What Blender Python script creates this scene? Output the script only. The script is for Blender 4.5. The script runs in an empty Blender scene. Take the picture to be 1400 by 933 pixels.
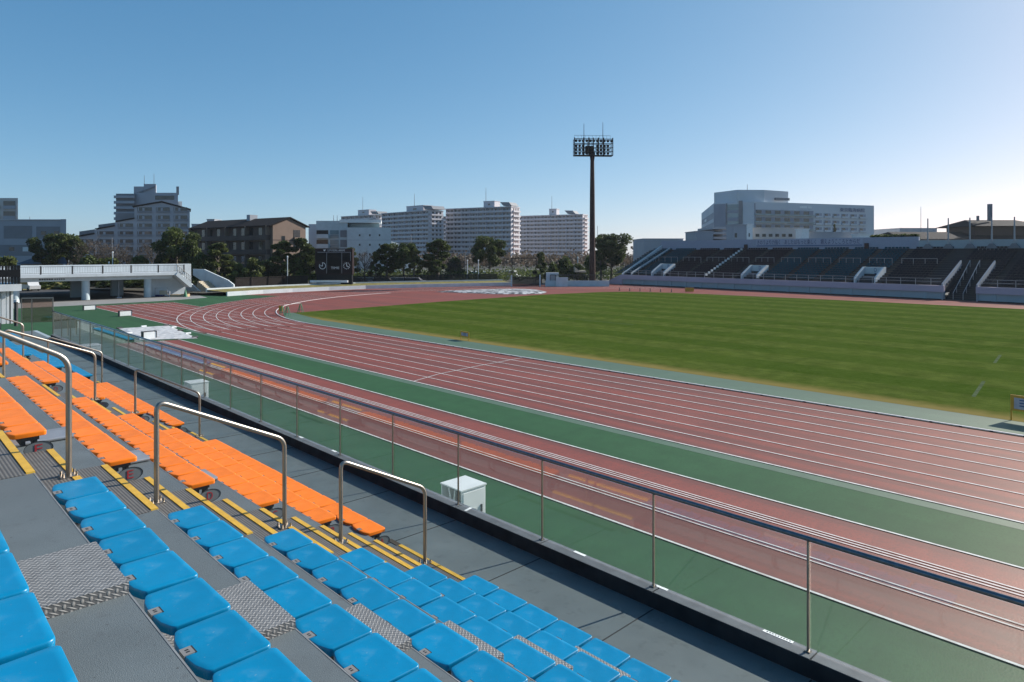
import bpy, bmesh, math, random
from mathutils import Vector, Matrix
R = math.radians
rnd = random.Random(7)
sc = bpy.context.scene
col = sc.collection

# ------------------------------------------------------------------ camera geometry
F, PX0, PY0, H = 933.0, 700.0, 346.0, 6.7
TH = math.atan(892.0 / 933.0)
CS, SN = math.cos(TH), math.sin(TH)
RV, FV = (CS, -SN), (SN, CS)            # right and forward on the ground

def gp(px, d):
    k = (px - PX0) / F * d
    return (k * CS + d * SN, d * CS - k * SN)
def at(px, py, d):
    x, y = gp(px, d)
    return Vector((x, y, H - (py - PY0) * d / F))
def zat(py, d):
    return H - (py - PY0) * d / F

# ------------------------------------------------------------------ frames and mesh builder
class Fr:
    def __init__(s, o, xd=(1, 0)):
        l = math.hypot(*xd); s.o = o; s.x = (xd[0] / l, xd[1] / l); s.y = (-s.x[1], s.x[0])
    def p(s, x, y, z):
        return (s.o[0] + x * s.x[0] + y * s.y[0], s.o[1] + x * s.x[1] + y * s.y[1], z)
    def hit(s, px, yy=0.0):
        k = (px - PX0) / F
        D = (SN + k * CS, CS - k * SN)
        ox, oy = s.o[0] + yy * s.y[0], s.o[1] + yy * s.y[1]
        # o + x*xd = t*D
        det = -s.x[0] * D[1] + s.x[1] * D[0]
        x = (ox * D[1] - oy * D[0]) / det
        t = ((ox + x * s.x[0]) * D[0] + (oy + x * s.x[1]) * D[1]) / (D[0] ** 2 + D[1] ** 2)
        return x, t
W = Fr((0, 0))
def camfr(px, d, phi=0.0):
    a = R(phi)
    return Fr(gp(px, d), (math.cos(a) * RV[0] - math.sin(a) * FV[0], math.cos(a) * RV[1] - math.sin(a) * FV[1]))

class MB:
    def __init__(s): s.v = []; s.f = []; s.m = []; s.smooth = False
    def face(s, pts, m=0):
        b = len(s.v); s.v += [tuple(p) for p in pts]; s.f.append(tuple(range(b, b + len(pts)))); s.m.append(m)
        return s
    def box(s, fr, x0, x1, y0, y1, z0, z1, m=0):
        b = len(s.v)
        for z in (z0, z1):
            for x, y in ((x0, y0), (x1, y0), (x1, y1), (x0, y1)): s.v.append(fr.p(x, y, z))
        for q in ((0, 3, 2, 1), (4, 5, 6, 7), (0, 1, 5, 4), (1, 2, 6, 5), (2, 3, 7, 6), (3, 0, 4, 7)):
            s.f.append(tuple(b + i for i in q)); s.m.append(m)
        return s
    def prism(s, fr, pts, y0, y1, m=0):            # outline in x,z pushed along y
        n = len(pts); b = len(s.v)
        for y in (y0, y1):
            for x, z in pts: s.v.append(fr.p(x, y, z))
        s.f.append(tuple(b + i for i in range(n))); s.f.append(tuple(b + n + i for i in reversed(range(n)))); s.m += [m, m]
        for i in range(n):
            j = (i + 1) % n; s.f.append((b + i, b + j, b + n + j, b + n + i)); s.m.append(m)
        return s
    def xprism(s, fr, pts, x0, x1, m=0):           # outline in y,z pushed along x
        n = len(pts); b = len(s.v)
        for x in (x0, x1):
            for y, z in pts: s.v.append(fr.p(x, y, z))
        s.f.append(tuple(b + i for i in range(n))); s.f.append(tuple(b + n + i for i in reversed(range(n)))); s.m += [m, m]
        for i in range(n):
            j = (i + 1) % n; s.f.append((b + i, b + j, b + n + j, b + n + i)); s.m.append(m)
        return s
    def vprism(s, fr, pts, z0, z1, m=0):
        n = len(pts); b = len(s.v)
        for z in (z0, z1):
            for x, y in pts: s.v.append(fr.p(x, y, z))
        s.f.append(tuple(b + i for i in reversed(range(n)))); s.f.append(tuple(b + n + i for i in range(n))); s.m += [m, m]
        for i in range(n):
            j = (i + 1) % n; s.f.append((b + i, b + j, b + n + j, b + n + i)); s.m.append(m)
        return s
    def tube(s, pts, r, n=10, m=0, r1=None, cap=True):
        pts = [Vector(p) for p in pts]; b = len(s.v); k = len(pts)
        prev = None
        for i, p in enumerate(pts):
            t = (pts[min(i + 1, k - 1)] - pts[max(i - 1, 0)]).normalized()
            if prev is None:
                a = Vector((0, 0, 1)) if abs(t.z) < .9 else Vector((1, 0, 0))
                u = t.cross(a).normalized()
            else:
                u = (prev - t * prev.dot(t)).normalized()
            prev = u; w = t.cross(u)
            rr = r if r1 is None else r + (r1 - r) * i / (k - 1)
            for j in range(n):
                q = 2 * math.pi * j / n
                s.v.append(tuple(p + u * (rr * math.cos(q)) + w * (rr * math.sin(q))))
        for i in range(k - 1):
            for j in range(n):
                j2 = (j + 1) % n
                s.f.append((b + i * n + j, b + i * n + j2, b + (i + 1) * n + j2, b + (i + 1) * n + j)); s.m.append(m)
        if cap:
            s.f.append(tuple(b + j for j in reversed(range(n)))); s.f.append(tuple(b + (k - 1) * n + j for j in range(n))); s.m += [m, m]
        return s
    def build(s, name, mats, parent=None, loc=(0, 0, 0), smooth=None, recalc=True):
        me = bpy.data.meshes.new(name)
        L = Vector(loc) if parent is None else Vector(parent.location)
        if parent is not None and parent.parent is not None: L = L + Vector(parent.parent.location)
        me.from_pydata([(v[0] - L.x, v[1] - L.y, v[2] - L.z) for v in s.v], [], s.f)
        if not isinstance(mats, (list, tuple)): mats = [mats]
        for m in mats: me.materials.append(m)
        me.polygons.foreach_set('material_index', s.m)
        if recalc:
            bm = bmesh.new(); bm.from_mesh(me); bmesh.ops.recalc_face_normals(bm, faces=bm.faces[:]); bm.to_mesh(me); bm.free()
        if smooth is not None:
            me.polygons.foreach_set('use_smooth', [True] * len(me.polygons))
            me.set_sharp_from_angle(angle=R(smooth))
        me.update()
        o = bpy.data.objects.new(name, me); col.objects.link(o)
        if parent is None: o.location = L
        else: o.parent = parent
        return o

def tag(o, label=None, cat=None, group=None, kind=None):
    if label: o['label'] = label
    if cat: o['category'] = cat
    if group: o['group'] = group
    if kind: o['kind'] = kind
    return o
def empty(name, loc, label=None, cat=None, group=None):
    o = bpy.data.objects.new(name, None); o.location = loc; o.empty_display_size = .3
    col.objects.link(o); return tag(o, label, cat, group)
def copy_tree(o, loc=None, rz=None, scale=None, parent=None):
    c = o.copy(); col.objects.link(c)
    if parent is not None: c.parent = parent
    if loc is not None: c.location = loc
    if rz is not None: c.rotation_euler = (0, 0, rz)
    if scale is not None: c.scale = scale
    for ch in [x for x in bpy.data.objects if x.parent == o and x != c]:
        copy_tree(ch, parent=c)
    return c

# ------------------------------------------------------------------ materials
def mat(name, c, rough=.6, var=.12, scale=4.0, detail=4, bump=0.0, bscale=60.0, metal=0.0, spec=.5, stretch=None, c2=None, rand=0.0, coat=0.0):
    m = bpy.data.materials.new(name); m.use_nodes = True
    nt = m.node_tree; N = nt.nodes; L = nt.links; b = N['Principled BSDF']
    b.inputs['Roughness'].default_value = rough; b.inputs['Metallic'].default_value = metal
    b.inputs['Specular IOR Level'].default_value = spec
    if coat: b.inputs['Coat Weight'].default_value = coat; b.inputs['Coat Roughness'].default_value = .12
    tc = N.new('ShaderNodeTexCoord'); mp = N.new('ShaderNodeMapping'); L.new(tc.outputs['Object'], mp.inputs['Vector'])
    if stretch: mp.inputs['Scale'].default_value = stretch
    no = N.new('ShaderNodeTexNoise'); no.inputs['Scale'].default_value = scale; no.inputs['Detail'].default_value = detail
    L.new(mp.outputs['Vector'], no.inputs['Vector'])
    rp = N.new('ShaderNodeValToRGB'); e = rp.color_ramp.elements
    lo = [max(0, x * (1 - var)) for x in c]; hi = [min(1, x * (1 + var)) for x in (c2 or c)]
    e[0].position = .33; e[1].position = .67; e[0].color = (*lo, 1); e[1].color = (*hi, 1)
    L.new(no.outputs['Fac'], rp.inputs['Fac'])
    out = rp.outputs['Color']
    if rand:
        oi = N.new('ShaderNodeObjectInfo'); hs = N.new('ShaderNodeHueSaturation'); mr = N.new('ShaderNodeMapRange')
        mr.inputs['To Min'].default_value = 1 - rand; mr.inputs['To Max'].default_value = 1 + rand
        L.new(oi.outputs['Random'], mr.inputs['Value']); L.new(mr.outputs['Result'], hs.inputs['Value'])
        L.new(out, hs.inputs['Color']); out = hs.outputs['Color']
    L.new(out, b.inputs['Base Color'])
    if bump:
        n2 = N.new('ShaderNodeTexNoise'); n2.inputs['Scale'].default_value = bscale; n2.inputs['Detail'].default_value = 3
        L.new(tc.outputs['Object'], n2.inputs['Vector'])
        bp = N.new('ShaderNodeBump'); bp.inputs['Strength'].default_value = bump; bp.inputs['Distance'].default_value = .02
        L.new(n2.outputs['Fac'], bp.inputs['Height']); L.new(bp.outputs['Normal'], b.inputs['Normal'])
    m['_out'] = 0
    return m
def nodes_of(m):
    nt = m.node_tree; return nt, nt.nodes, nt.links, nt.nodes['Principled BSDF']
def mul_layer(m, fac_socket, colr):
    """mix the present base colour towards colr by fac"""
    nt, N, L, b = nodes_of(m)
    src = b.inputs['Base Color'].links[0].from_socket
    mx = N.new('ShaderNodeMix'); mx.data_type = 'RGBA'
    L.new(fac_socket, mx.inputs['Factor']); L.new(src, mx.inputs['A']); mx.inputs['B'].default_value = (*colr, 1)
    L.new(mx.outputs['Result'], b.inputs['Base Color'])
def noise_fac(m, scale, lo, hi, stretch=None, amount=1.0, detail=5):
    nt, N, L, b = nodes_of(m)
    tc = N.new('ShaderNodeTexCoord'); mp = N.new('ShaderNodeMapping'); L.new(tc.outputs['Object'], mp.inputs['Vector'])
    if stretch: mp.inputs['Scale'].default_value = stretch
    no = N.new('ShaderNodeTexNoise'); no.inputs['Scale'].default_value = scale; no.inputs['Detail'].default_value = detail
    L.new(mp.outputs['Vector'], no.inputs['Vector'])
    mr = N.new('ShaderNodeMapRange'); mr.inputs['From Min'].default_value = lo; mr.inputs['From Max'].default_value = hi
    mr.inputs['To Max'].default_value = amount
    L.new(no.outputs['Fac'], mr.inputs['Value'])
    return mr.outputs['Result']

M = {}
M['concrete'] = mat('grey_coated_concrete', (.112, .136, .146), .66, .10, 2.2, bump=.25, bscale=220)
mul_layer(M['concrete'], noise_fac(M['concrete'], 240, .58, .72, amount=.45), (.22, .23, .24))
mul_layer(M['concrete'], noise_fac(M['concrete'], 1.1, .50, .72, amount=.5), (.09, .10, .105))
mul_layer(M['concrete'], noise_fac(M['concrete'], 9, .60, .72, amount=.35, detail=8), (.07, .075, .08))
mul_layer(M['concrete'], noise_fac(M['concrete'], 38, .68, .73, amount=.6), (.04, .04, .04))
M['walk'] = mat('grey_green_walkway', (.116, .138, .140), .55, .12, 1.3, bump=.15, bscale=160)
mul_layer(M['walk'], noise_fac(M['walk'], 1.6, .50, .70, amount=.5), (.15, .172, .17))
mul_layer(M['walk'], noise_fac(M['walk'], 7, .58, .70, amount=.35, detail=8), (.06, .07, .07))
mul_layer(M['walk'], noise_fac(M['walk'], 90, .66, .74, amount=.5), (.2, .21, .2))
M['joint'] = mat('joint_sealant', (.02, .022, .025), .7)
M['kerbtop'] = mat('kerb_coating', (.115, .125, .135), .6, .15, 6, bump=.3, bscale=200)
M['kerbshade'] = mat('shade_painted_kerb_face', (.03, .033, .037), .6, .3, 3)  # kerb coating darkened to carry the shade on its inner face
def ribbed(name, c, dark, period, axis, rough=.6, metal=0.):
    m = mat(name, c, rough, .12, 9, metal=metal); nt, N, L, b = nodes_of(m)
    tc = N.new('ShaderNodeTexCoord'); wv = N.new('ShaderNodeTexWave'); wv.wave_type = 'BANDS'; wv.bands_direction = axis
    wv.inputs['Scale'].default_value = 1.0 / period * .314; L.new(tc.outputs['Object'], wv.inputs['Vector'])
    mr = N.new('ShaderNodeMapRange'); mr.inputs['From Min'].default_value = .25; mr.inputs['From Max'].default_value = .6
    mr.inputs['To Min'].default_value = 1; mr.inputs['To Max'].default_value = 0
    L.new(wv.outputs['Fac'], mr.inputs['Value']); mul_layer(m, mr.outputs['Result'], dark)
    bp = N.new('ShaderNodeBump'); bp.inputs['Strength'].default_value = .35; bp.inputs['Distance'].default_value = .004
    L.new(wv.outputs['Fac'], bp.inputs['Height']); L.new(bp.outputs['Normal'], b.inputs['Normal'])
    return m
M['mat_grey'] = ribbed('grey_ribbed_tread', (.145, .134, .122), (.075, .07, .065), .026, 'X')
M['nosing'] = ribbed('yellow_nosing', (.78, .47, .055), (.40, .22, .02), .030, 'Y', .55)
M['checker'] = None
def checker_plate():
    m = mat('checker_plate_steel', (.20, .195, .19), .5, .2, 14, metal=.35, spec=.6); nt, N, L, b = nodes_of(m)
    tc = N.new('ShaderNodeTexCoord')
    outs = []
    for ang, off in ((45, 0.), (-45, .5)):
        mp = N.new('ShaderNodeMapping'); mp.inputs['Rotation'].default_value = (0, 0, 0)
        mp.inputs['Scale'].default_value = (27, 27, 27); mp.inputs['Location'].default_value = (off, off, 0)
        sz = N.new('ShaderNodeSeparateXYZ'); L.new(tc.outputs['Object'], sz.inputs[0])
        ax = N.new('ShaderNodeMath'); ax.operation = 'MULTIPLY_ADD'; ax.inputs[1].default_value = .75; L.new(sz.outputs['Z'], ax.inputs[0]); L.new(sz.outputs['X'], ax.inputs[2])
        ay = N.new('ShaderNodeMath'); ay.operation = 'ADD'; L.new(sz.outputs['Z'], ay.inputs[0]); L.new(sz.outputs['Y'], ay.inputs[1])
        cb = N.new('ShaderNodeCombineXYZ'); L.new(ax.outputs[0], cb.inputs[0]); L.new(ay.outputs[0], cb.inputs[1]); L.new(cb.outputs[0], mp.inputs['Vector'])
        fr = N.new('ShaderNodeVectorMath'); fr.operation = 'FRACTION'; L.new(mp.outputs['Vector'], fr.inputs[0])
        su = N.new('ShaderNodeVectorMath'); su.operation = 'SUBTRACT'; su.inputs[1].default_value = (.5, .5, .5); L.new(fr.outputs[0], su.inputs[0])
        rt = N.new('ShaderNodeVectorRotate'); rt.rotation_type = 'Z_AXIS'; rt.inputs['Angle'].default_value = R(ang); L.new(su.outputs[0], rt.inputs['Vector'])
        sx = N.new('ShaderNodeVectorMath'); sx.operation = 'MULTIPLY'; sx.inputs[1].default_value = (1.9, 5.2, 0); L.new(rt.outputs[0], sx.inputs[0])
        ln = N.new('ShaderNodeVectorMath'); ln.operation = 'LENGTH'; L.new(sx.outputs[0], ln.inputs[0])
        mr = N.new('ShaderNodeMapRange'); mr.inputs['From Min'].default_value = 1; mr.inputs['From Max'].default_value = .35; L.new(ln.outputs['Value'], mr.inputs['Value'])
        outs.append(mr.outputs['Result'])
    mx = N.new('ShaderNodeMath'); mx.operation = 'MAXIMUM'; L.new(outs[0], mx.inputs[0]); L.new(outs[1], mx.inputs[1])
    mul_layer(m, mx.outputs[0], (.44, .42, .39))
    bp = N.new('ShaderNodeBump'); bp.inputs['Strength'].default_value = .5; bp.inputs['Distance'].default_value = .004
    L.new(mx.outputs[0], bp.inputs['Height']); L.new(bp.outputs['Normal'], b.inputs['Normal'])
    return m
M['checker'] = checker_plate()
M['corr'] = mat('silver_corrugated', (.5, .5, .5), .35, .1, 5, metal=.7)
M['blue'] = mat('blue_seat_plastic', (.0, .20, .39), .34, .08, 5, spec=.42, rand=.07, bump=.04, bscale=9)
mul_layer(M['blue'], noise_fac(M['blue'], 6, .57, .74, amount=.5, detail=7), (.10, .29, .45))
mul_layer(M['blue'], noise_fac(M['blue'], 55, .66, .74, amount=.4), (.25, .36, .42))
M['orange'] = mat('orange_seat_plastic', (.88, .20, .010), .46, .07, 5, spec=.28, rand=.06)
mul_layer(M['orange'], noise_fac(M['orange'], 6, .55, .75, amount=.35, detail=7), (.70, .24, .06))
M['plate'] = mat('seat_number_plate', (.21, .205, .20), .5, .05)
M['ink'] = mat('dark_lettering_and_shadow', (.02, .02, .022), .6)  # also paints the shadow line beside the seat number plates
M['redink'] = mat('red_lettering', (.35, .03, .04), .5)
M['clearplate'] = mat('grey_oval_plate', (.15, .17, .18), .4, .05)
M['frame'] = mat('dark_steel_frame', (.05, .05, .052), .5, .2)
M['steel'] = mat('brushed_stainless', (.34, .305, .265), .42, .12, 30, metal=1.0, stretch=(1, 1, .15))
M['railtop'] = mat('balustrade_top_rail', (.19, .2, .215), .28, .15, 20, metal=1.0)
M['white'] = mat('white_paint', (.72, .74, .74), .5, .06, 2)
M['whitewall'] = mat('white_weathered_paint', (.54, .58, .60), .6, .07, .9)
mul_layer(M['whitewall'], noise_fac(M['whitewall'], 2.2, .55, .75, (2, 2, .35), .25), (.38, .40, .40))
M['palewall'] = mat('pale_blue_wall_paint', (.44, .52, .55), .6, .08, 1.0)
M['line'] = mat('white_track_paint', (.62, .61, .59), .6, .12, 6, spec=.3)
mul_layer(M['line'], noise_fac(M['line'], 2.2, .52, .68, amount=.45), (.30, .2, .17))
M['kerbline'] = mat('white_aluminium_kerb', (.70, .66, .66), .5, .08, 3)

def track_mat(name, c, dark, light, sx, gloss=.13):
    m = mat(name, c, .44, .10, 1.4, bump=.12, bscale=26, spec=.4)
    mul_layer(m, noise_fac(m, 1.0, .43, .60, (sx * 1.5, .015, 1), .8, 3), dark)
    mul_layer(m, noise_fac(m, 2.6, .50, .62, (.25, 1.2, 1), .22, 6), dark)
    mul_layer(m, noise_fac(m, .35, .54, .74, (1, .6, 1), .5), light)
    mul_layer(m, noise_fac(m, 13, .50, .64, None, .6, 8), dark)
    mul_layer(m, noise_fac(m, 9, .60, .75, (1, .3, 1), .30), dark)
    nt, N, L, b = nodes_of(m); b.inputs['Specular IOR Level'].default_value = 0      # rough rubber crumb: an even, weak, broad gloss
    g = N.new('ShaderNodeBsdfGlossy'); g.inputs['Roughness'].default_value = .50; g.inputs['Color'].default_value = (1, .93, .86, 1); mx = N.new('ShaderNodeMixShader'); mx.inputs[0].default_value = gloss
    L.new(b.outputs[0], mx.inputs[1]); L.new(g.outputs[0], mx.inputs[2]); L.new(b.inputs['Normal'].links[0].from_socket, g.inputs['Normal']); L.new(mx.outputs[0], N['Material Output'].inputs['Surface'])
    return m
M['red'] = track_mat('red_synthetic_track', (.205, .033, .018), (.11, .023, .015), (.245, .052, .034), .85)
M['green'] = track_mat('green_synthetic_surface', (.022, .086, .030), (.015, .062, .022), (.034, .108, .042), .35, .075)
M['greengrey'] = track_mat('glare_pale_green_surface', (.060, .118, .074), (.046, .098, .06), (.078, .138, .09), .35)  # paler green: glare put into the inner strip's colour; edge strip's own tone
M['ground'] = mat('far_ground', (.045, .045, .034), .85, .3, .05)
M['asphalt'] = mat('grey_paving', (.23, .225, .215), .75, .1, .6)

def grass_mat():
    m = mat('mown_grass', (.064, .088, .018), .95, .16, .8, detail=8, bump=.5, bscale=9, spec=0, c2=(.076, .100, .022))
    nt, N, L, b = nodes_of(m)
    tc = N.new('ShaderNodeTexCoord'); sp = N.new('ShaderNodeSeparateXYZ'); L.new(tc.outputs['Object'], sp.inputs[0])
    wv = N.new('ShaderNodeTexWave'); wv.bands_direction = 'X'; wv.inputs['Scale'].default_value = .052; wv.inputs['Distortion'].default_value = .5
    wv.inputs['Detail'].default_value = 3; wv.inputs['Detail Scale'].default_value = .6; L.new(tc.outputs['Object'], wv.inputs['Vector'])
    mr = N.new('ShaderNodeMapRange'); mr.inputs['From Min'].default_value = .42; mr.inputs['From Max'].default_value = .58; mr.inputs['To Max'].default_value = .55
    L.new(wv.outputs['Fac'], mr.inputs['Value']); mul_layer(m, mr.outputs['Result'], (.030, .064, .007))
    mul_layer(m, noise_fac(m, .12, .45, .62, None, .35), (.075, .105, .02))
    mul_layer(m, noise_fac(m, 3.5, .50, .66, (1, .35, 1), .40, 8), (.028, .058, .007))
    mul_layer(m, noise_fac(m, 6, .54, .68, (1, .5, 1), .40, 8), (.095, .12, .03))
    mul_layer(m, noise_fac(m, 24, .52, .66, None, .5), (.024, .05, .007))
    no = N.new('ShaderNodeTexNoise'); no.inputs['Scale'].default_value = 1.1; no.inputs['Detail'].default_value = 5; L.new(tc.outputs['Object'], no.inputs['Vector'])
    ad = N.new('ShaderNodeMath'); ad.operation = 'MULTIPLY_ADD'; ad.inputs[1].default_value = 1.1; L.new(no.outputs['Fac'], ad.inputs[0]); L.new(sp.outputs['X'], ad.inputs[2])
    m2 = N.new('ShaderNodeMapRange'); m2.inputs['From Min'].default_value = 35.5; m2.inputs['From Max'].default_value = 34.2; m2.inputs['To Max'].default_value = .85
    L.new(ad.outputs[0], m2.inputs['Value']); mul_layer(m, m2.outputs['Result'], (.21, .165, .062))
    return m
M['grass'] = grass_mat()
M['drygrass'] = mat('dry_bank_grass', (.19, .165, .06), .9, .35, 1.5, detail=6, spec=.1)
M['hedge'] = mat('hedge_leaf', (.035, .06, .018), .75, .5, 2.0)
def leaf_mat(name, c, c2, tr=.35):
    m = mat(name, c, .6, .25, .5, detail=3, spec=.25, c2=c2, rand=.12); nt, N, L, b = nodes_of(m)
    out = N['Material Output']; t = N.new('ShaderNodeBsdfTranslucent'); mx = N.new('ShaderNodeMixShader'); mx.inputs[0].default_value = tr
    L.new(b.inputs['Base Color'].links[0].from_socket, t.inputs['Color']); L.new(b.outputs[0], mx.inputs[1]); L.new(t.outputs[0], mx.inputs[2]); L.new(mx.outputs[0], out.inputs['Surface'])
    return m
M['leafA'] = leaf_mat('dark_evergreen_leaves', (.030, .050, .014), (.085, .108, .028))
M['leafB'] = leaf_mat('mid_green_leaves', (.06, .082, .02), (.13, .15, .04))
M['leafC'] = leaf_mat('brown_dry_leaves', (.06, .042, .028), (.10, .072, .048))
M['bark'] = mat('bark', (.10, .08, .06), .85, .3, 6)
M['twig'] = mat('bare_twigs', (.07, .058, .048), .85, .2, 5)
def glass_mat(name, tint, boost=1.0):
    m = bpy.data.materials.new(name); m.use_nodes = True; nt = m.node_tree; N = nt.nodes; L = nt.links; N.remove(N['Principled BSDF'])
    out = N['Material Output']; tr = N.new('ShaderNodeBsdfTransparent'); tr.inputs[0].default_value = (*tint, 1)
    gl = N.new('ShaderNodeBsdfGlossy'); gl.inputs['Roughness'].default_value = .01; gl.inputs[0].default_value = (.95, .97, .97, 1)
    fr = N.new('ShaderNodeLayerWeight'); fr.inputs['Blend'].default_value = .5; mx = N.new('ShaderNodeMixShader')
    pw = N.new('ShaderNodeMath'); pw.operation = 'POWER'; pw.inputs[1].default_value = 5.0; L.new(fr.outputs['Facing'], pw.inputs[0])
    ml = N.new('ShaderNodeMath'); ml.operation = 'MULTIPLY_ADD'; ml.inputs[1].default_value = .96 * boost; ml.inputs[2].default_value = .04 * boost; ml.use_clamp = True; L.new(pw.outputs[0], ml.inputs[0])
    L.new(ml.outputs[0], mx.inputs[0]); L.new(tr.outputs[0], mx.inputs[1]); L.new(gl.outputs[0], mx.inputs[2]); L.new(mx.outputs[0], out.inputs['Surface'])
    return m
M['glass'] = glass_mat('clear_balustrade_glass', (.955, .975, .965), 1.7)
M['window'] = mat('window_glass', (.022, .026, .03), .08, .3, 1.5, spec=.6)
M['windowblue'] = mat('pale_window_glass', (.16, .24, .27), .1, .2, .3, spec=.6)
M['danchi'] = mat('pale_concrete_apartment', (.50, .48, .51), .7, .05, .15)
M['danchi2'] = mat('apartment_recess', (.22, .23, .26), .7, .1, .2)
M['beige'] = mat('beige_concrete', (.48, .45, .43), .7, .06, .2)
M['brown'] = mat('brown_tile', (.20, .145, .115), .7, .08, .5)
M['browndk'] = mat('dark_brown_tile', (.105, .075, .065), .7, .08, .5)
M['roofbr'] = mat('dark_brown_roof', (.020, .016, .016), .9, .15, 1)
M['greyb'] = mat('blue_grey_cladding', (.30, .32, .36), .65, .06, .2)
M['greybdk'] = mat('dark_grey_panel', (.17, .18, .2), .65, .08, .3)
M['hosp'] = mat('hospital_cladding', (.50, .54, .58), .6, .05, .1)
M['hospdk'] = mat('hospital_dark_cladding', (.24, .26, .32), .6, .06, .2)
M['bluesign'] = mat('blue_sign_lettering', (.05, .10, .22), .5)
M['navy'] = mat('navy_banner_lettering', (.012, .022, .10), .6)
M['banner'] = mat('banner_cloth', (.30, .32, .40), .7, .05)
M['tower'] = mat('red_brown_steel', (.055, .03, .026), .55, .15, .6)
M['black'] = mat('black_steel', (.014, .015, .017), .5, .2)
M['blackscreen'] = mat('scoreboard_screen', (.004, .004, .005), .3, .1)
M['scorebody'] = mat('scoreboard_brown_body', (.022, .013, .014), .55, .15)
M['fencebr'] = mat('dark_brown_fence', (.028, .021, .018), .7, .2, 2)
M['teal'] = mat('teal_seat', (.009, .060, .088), .6, .15, .3)
M['maroon'] = mat('dark_maroon_seat', (.030, .020, .028), .6, .15, .3)
M['navyseat'] = mat('dark_navy_seat', (.014, .018, .029), .6, .15, .3)
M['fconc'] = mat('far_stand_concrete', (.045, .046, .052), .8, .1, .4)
M['aisle'] = mat('brownish_aisle_steps', (.062, .050, .042), .8, .15, .5)
M['fascia'] = mat('pinkish_fascia_paint', (.42, .35, .42), .6, .05, .3)
M['fwall'] = mat('blue_grey_front_wall', (.30, .36, .39), .6, .06, .4)
M['greyrail'] = mat('grey_painted_rail', (.33, .34, .36), .5, .05)
M['tarp'] = mat('white_tarpaulin', (.50, .50, .50), .6, .1, 1.6, detail=6, bump=.8, bscale=3)
mul_layer(M['tarp'], noise_fac(M['tarp'], 2.6, .52, .62, (1, .45, 1), .6), (.30, .29, .29))
M['tarpdk'] = mat('patchy_tarpaulin', (.48, .48, .48), .6, .1, 1.6, detail=6)
mul_layer(M['tarpdk'], noise_fac(M['tarpdk'], 1.1, .45, .54, None, .95), (.06, .055, .055))
M['yellow'] = mat('yellow_frame_paint', (.50, .27, .02), .5)
M['boardgrey'] = mat('sign_board_face', (.38, .38, .42), .5)
M['greenpaint'] = mat('green_trestle_paint', (.03, .16, .075), .5)
M['wood'] = mat('light_wood', (.42, .30, .17), .7, .15, 4)
M['tan'] = mat('tan_stair_concrete', (.42, .36, .27), .8, .1, 2)  # warm tan base for steps, mat and canopy
M['blueroof'] = mat('blue_metal_roof', (.06, .11, .19), .5, .1)
M['car'] = mat('white_van_paint', (.55, .56, .57), .3, .02)
M['tyre'] = mat('tyre_rubber', (.02, .02, .02), .8)

for k_ in ('black', 'scorebody', 'blackscreen', 'kerbshade', 'fencebr', 'tower', 'navyseat', 'maroon', 'teal', 'fconc', 'hedge', 'roofbr', 'brown', 'browndk'): M[k_].node_tree.nodes['Principled BSDF'].inputs['Specular IOR Level'].default_value = .15
# ------------------------------------------------------------------ text
def text(name, s, fr, x0, x1, y, z0, z1, m, parent, depth=.012):
    cu = bpy.data.curves.new(name, 'FONT'); cu.body = s; cu.size = 1; cu.resolution_u = 3
    tmp = bpy.data.objects.new(name, cu); col.objects.link(tmp)
    bpy.context.view_layer.update()
    me = bpy.data.meshes.new_from_object(tmp.evaluated_get(bpy.context.evaluated_depsgraph_get()))
    bpy.data.objects.remove(tmp)
    xs = [v.co.x for v in me.vertices]; ys = [v.co.y for v in me.vertices]
    if not xs: return None
    ax, bx, ay, by = min(xs), max(xs), min(ys), max(ys)
    b = MB()
    base = [((v.co.x - ax) / max(bx - ax, 1e-6) * (x1 - x0) + x0, (v.co.y - ay) / max(by - ay, 1e-6) * (z1 - z0) + z0) for v in me.vertices]
    b.v = [fr.p(x, y, z) for x, z in base] + [fr.p(x, y + depth, z) for x, z in base]
    n = len(base)
    for p in me.polygons:
        b.f.append(tuple(p.vertices)); b.f.append(tuple(n + i for i in reversed(p.vertices))); b.m += [0, 0]
    bpy.data.meshes.remove(me)
    return b.build(name, m, parent, recalc=False)

# ================================================================== SETTING: ground, track, grass
def sheet(name, pts, z, m, kind='structure'):
    b = MB(); b.face([(x, y, z) for x, y in pts]); o = b.build(name, m, recalc=False); return tag(o, kind=kind)
G0 = 1500
sheet('ground', [(-G0, -G0), (G0, -G0), (G0, G0), (-G0, G0)], -.03, M['ground'])
VK, RK, UC = 30.65, 37.9, 58.5
VC = VK + RK
def arc(r, a0, a1, n): return [(VC + r * math.cos(R(a0 + (a1 - a0) * i / n)), UC + r * math.sin(R(a0 + (a1 - a0) * i / n))) for i in range(n + 1)]
sheet('green_apron', [(7.1, -40), (20.9, -40), (20.9, 60), (40, 98), (56, 106), (52, 113), (14, 113), (7.1, 60)], 0, M['green'])
o = MB()
o.face([(x, y, .004) for x, y in [(20.83, -40), (VK, -40), (VK, UC), (VK, 98.6), (20.83, 98.6)]])
o.face([(x, y, .004) for x, y in [(13.58, -40), (17.83, -40), (17.83, 55.8), (13.58, 56.6)]])
o.face([(x, y, .008) for x, y in arc(47.9, 0, 180, 72)])
outer = arc(47.9, 20, 116, 40); outr = arc(57, 116, 20, 40)
o.face([(x, y, .006) for x, y in outer + outr])
o.face([(x, y, .004) for x, y in [(99.4, -60), (119, -60), (119, 70), (119, 90), (99.4, 78)]])
tag(o.build('running_track', M['red'], recalc=False), kind='structure')
sheet('pale_green_edge', [(20.30, -40), (20.785, -40), (20.785, 62), (20.30, 62)], .004, M['greengrey'])
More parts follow.
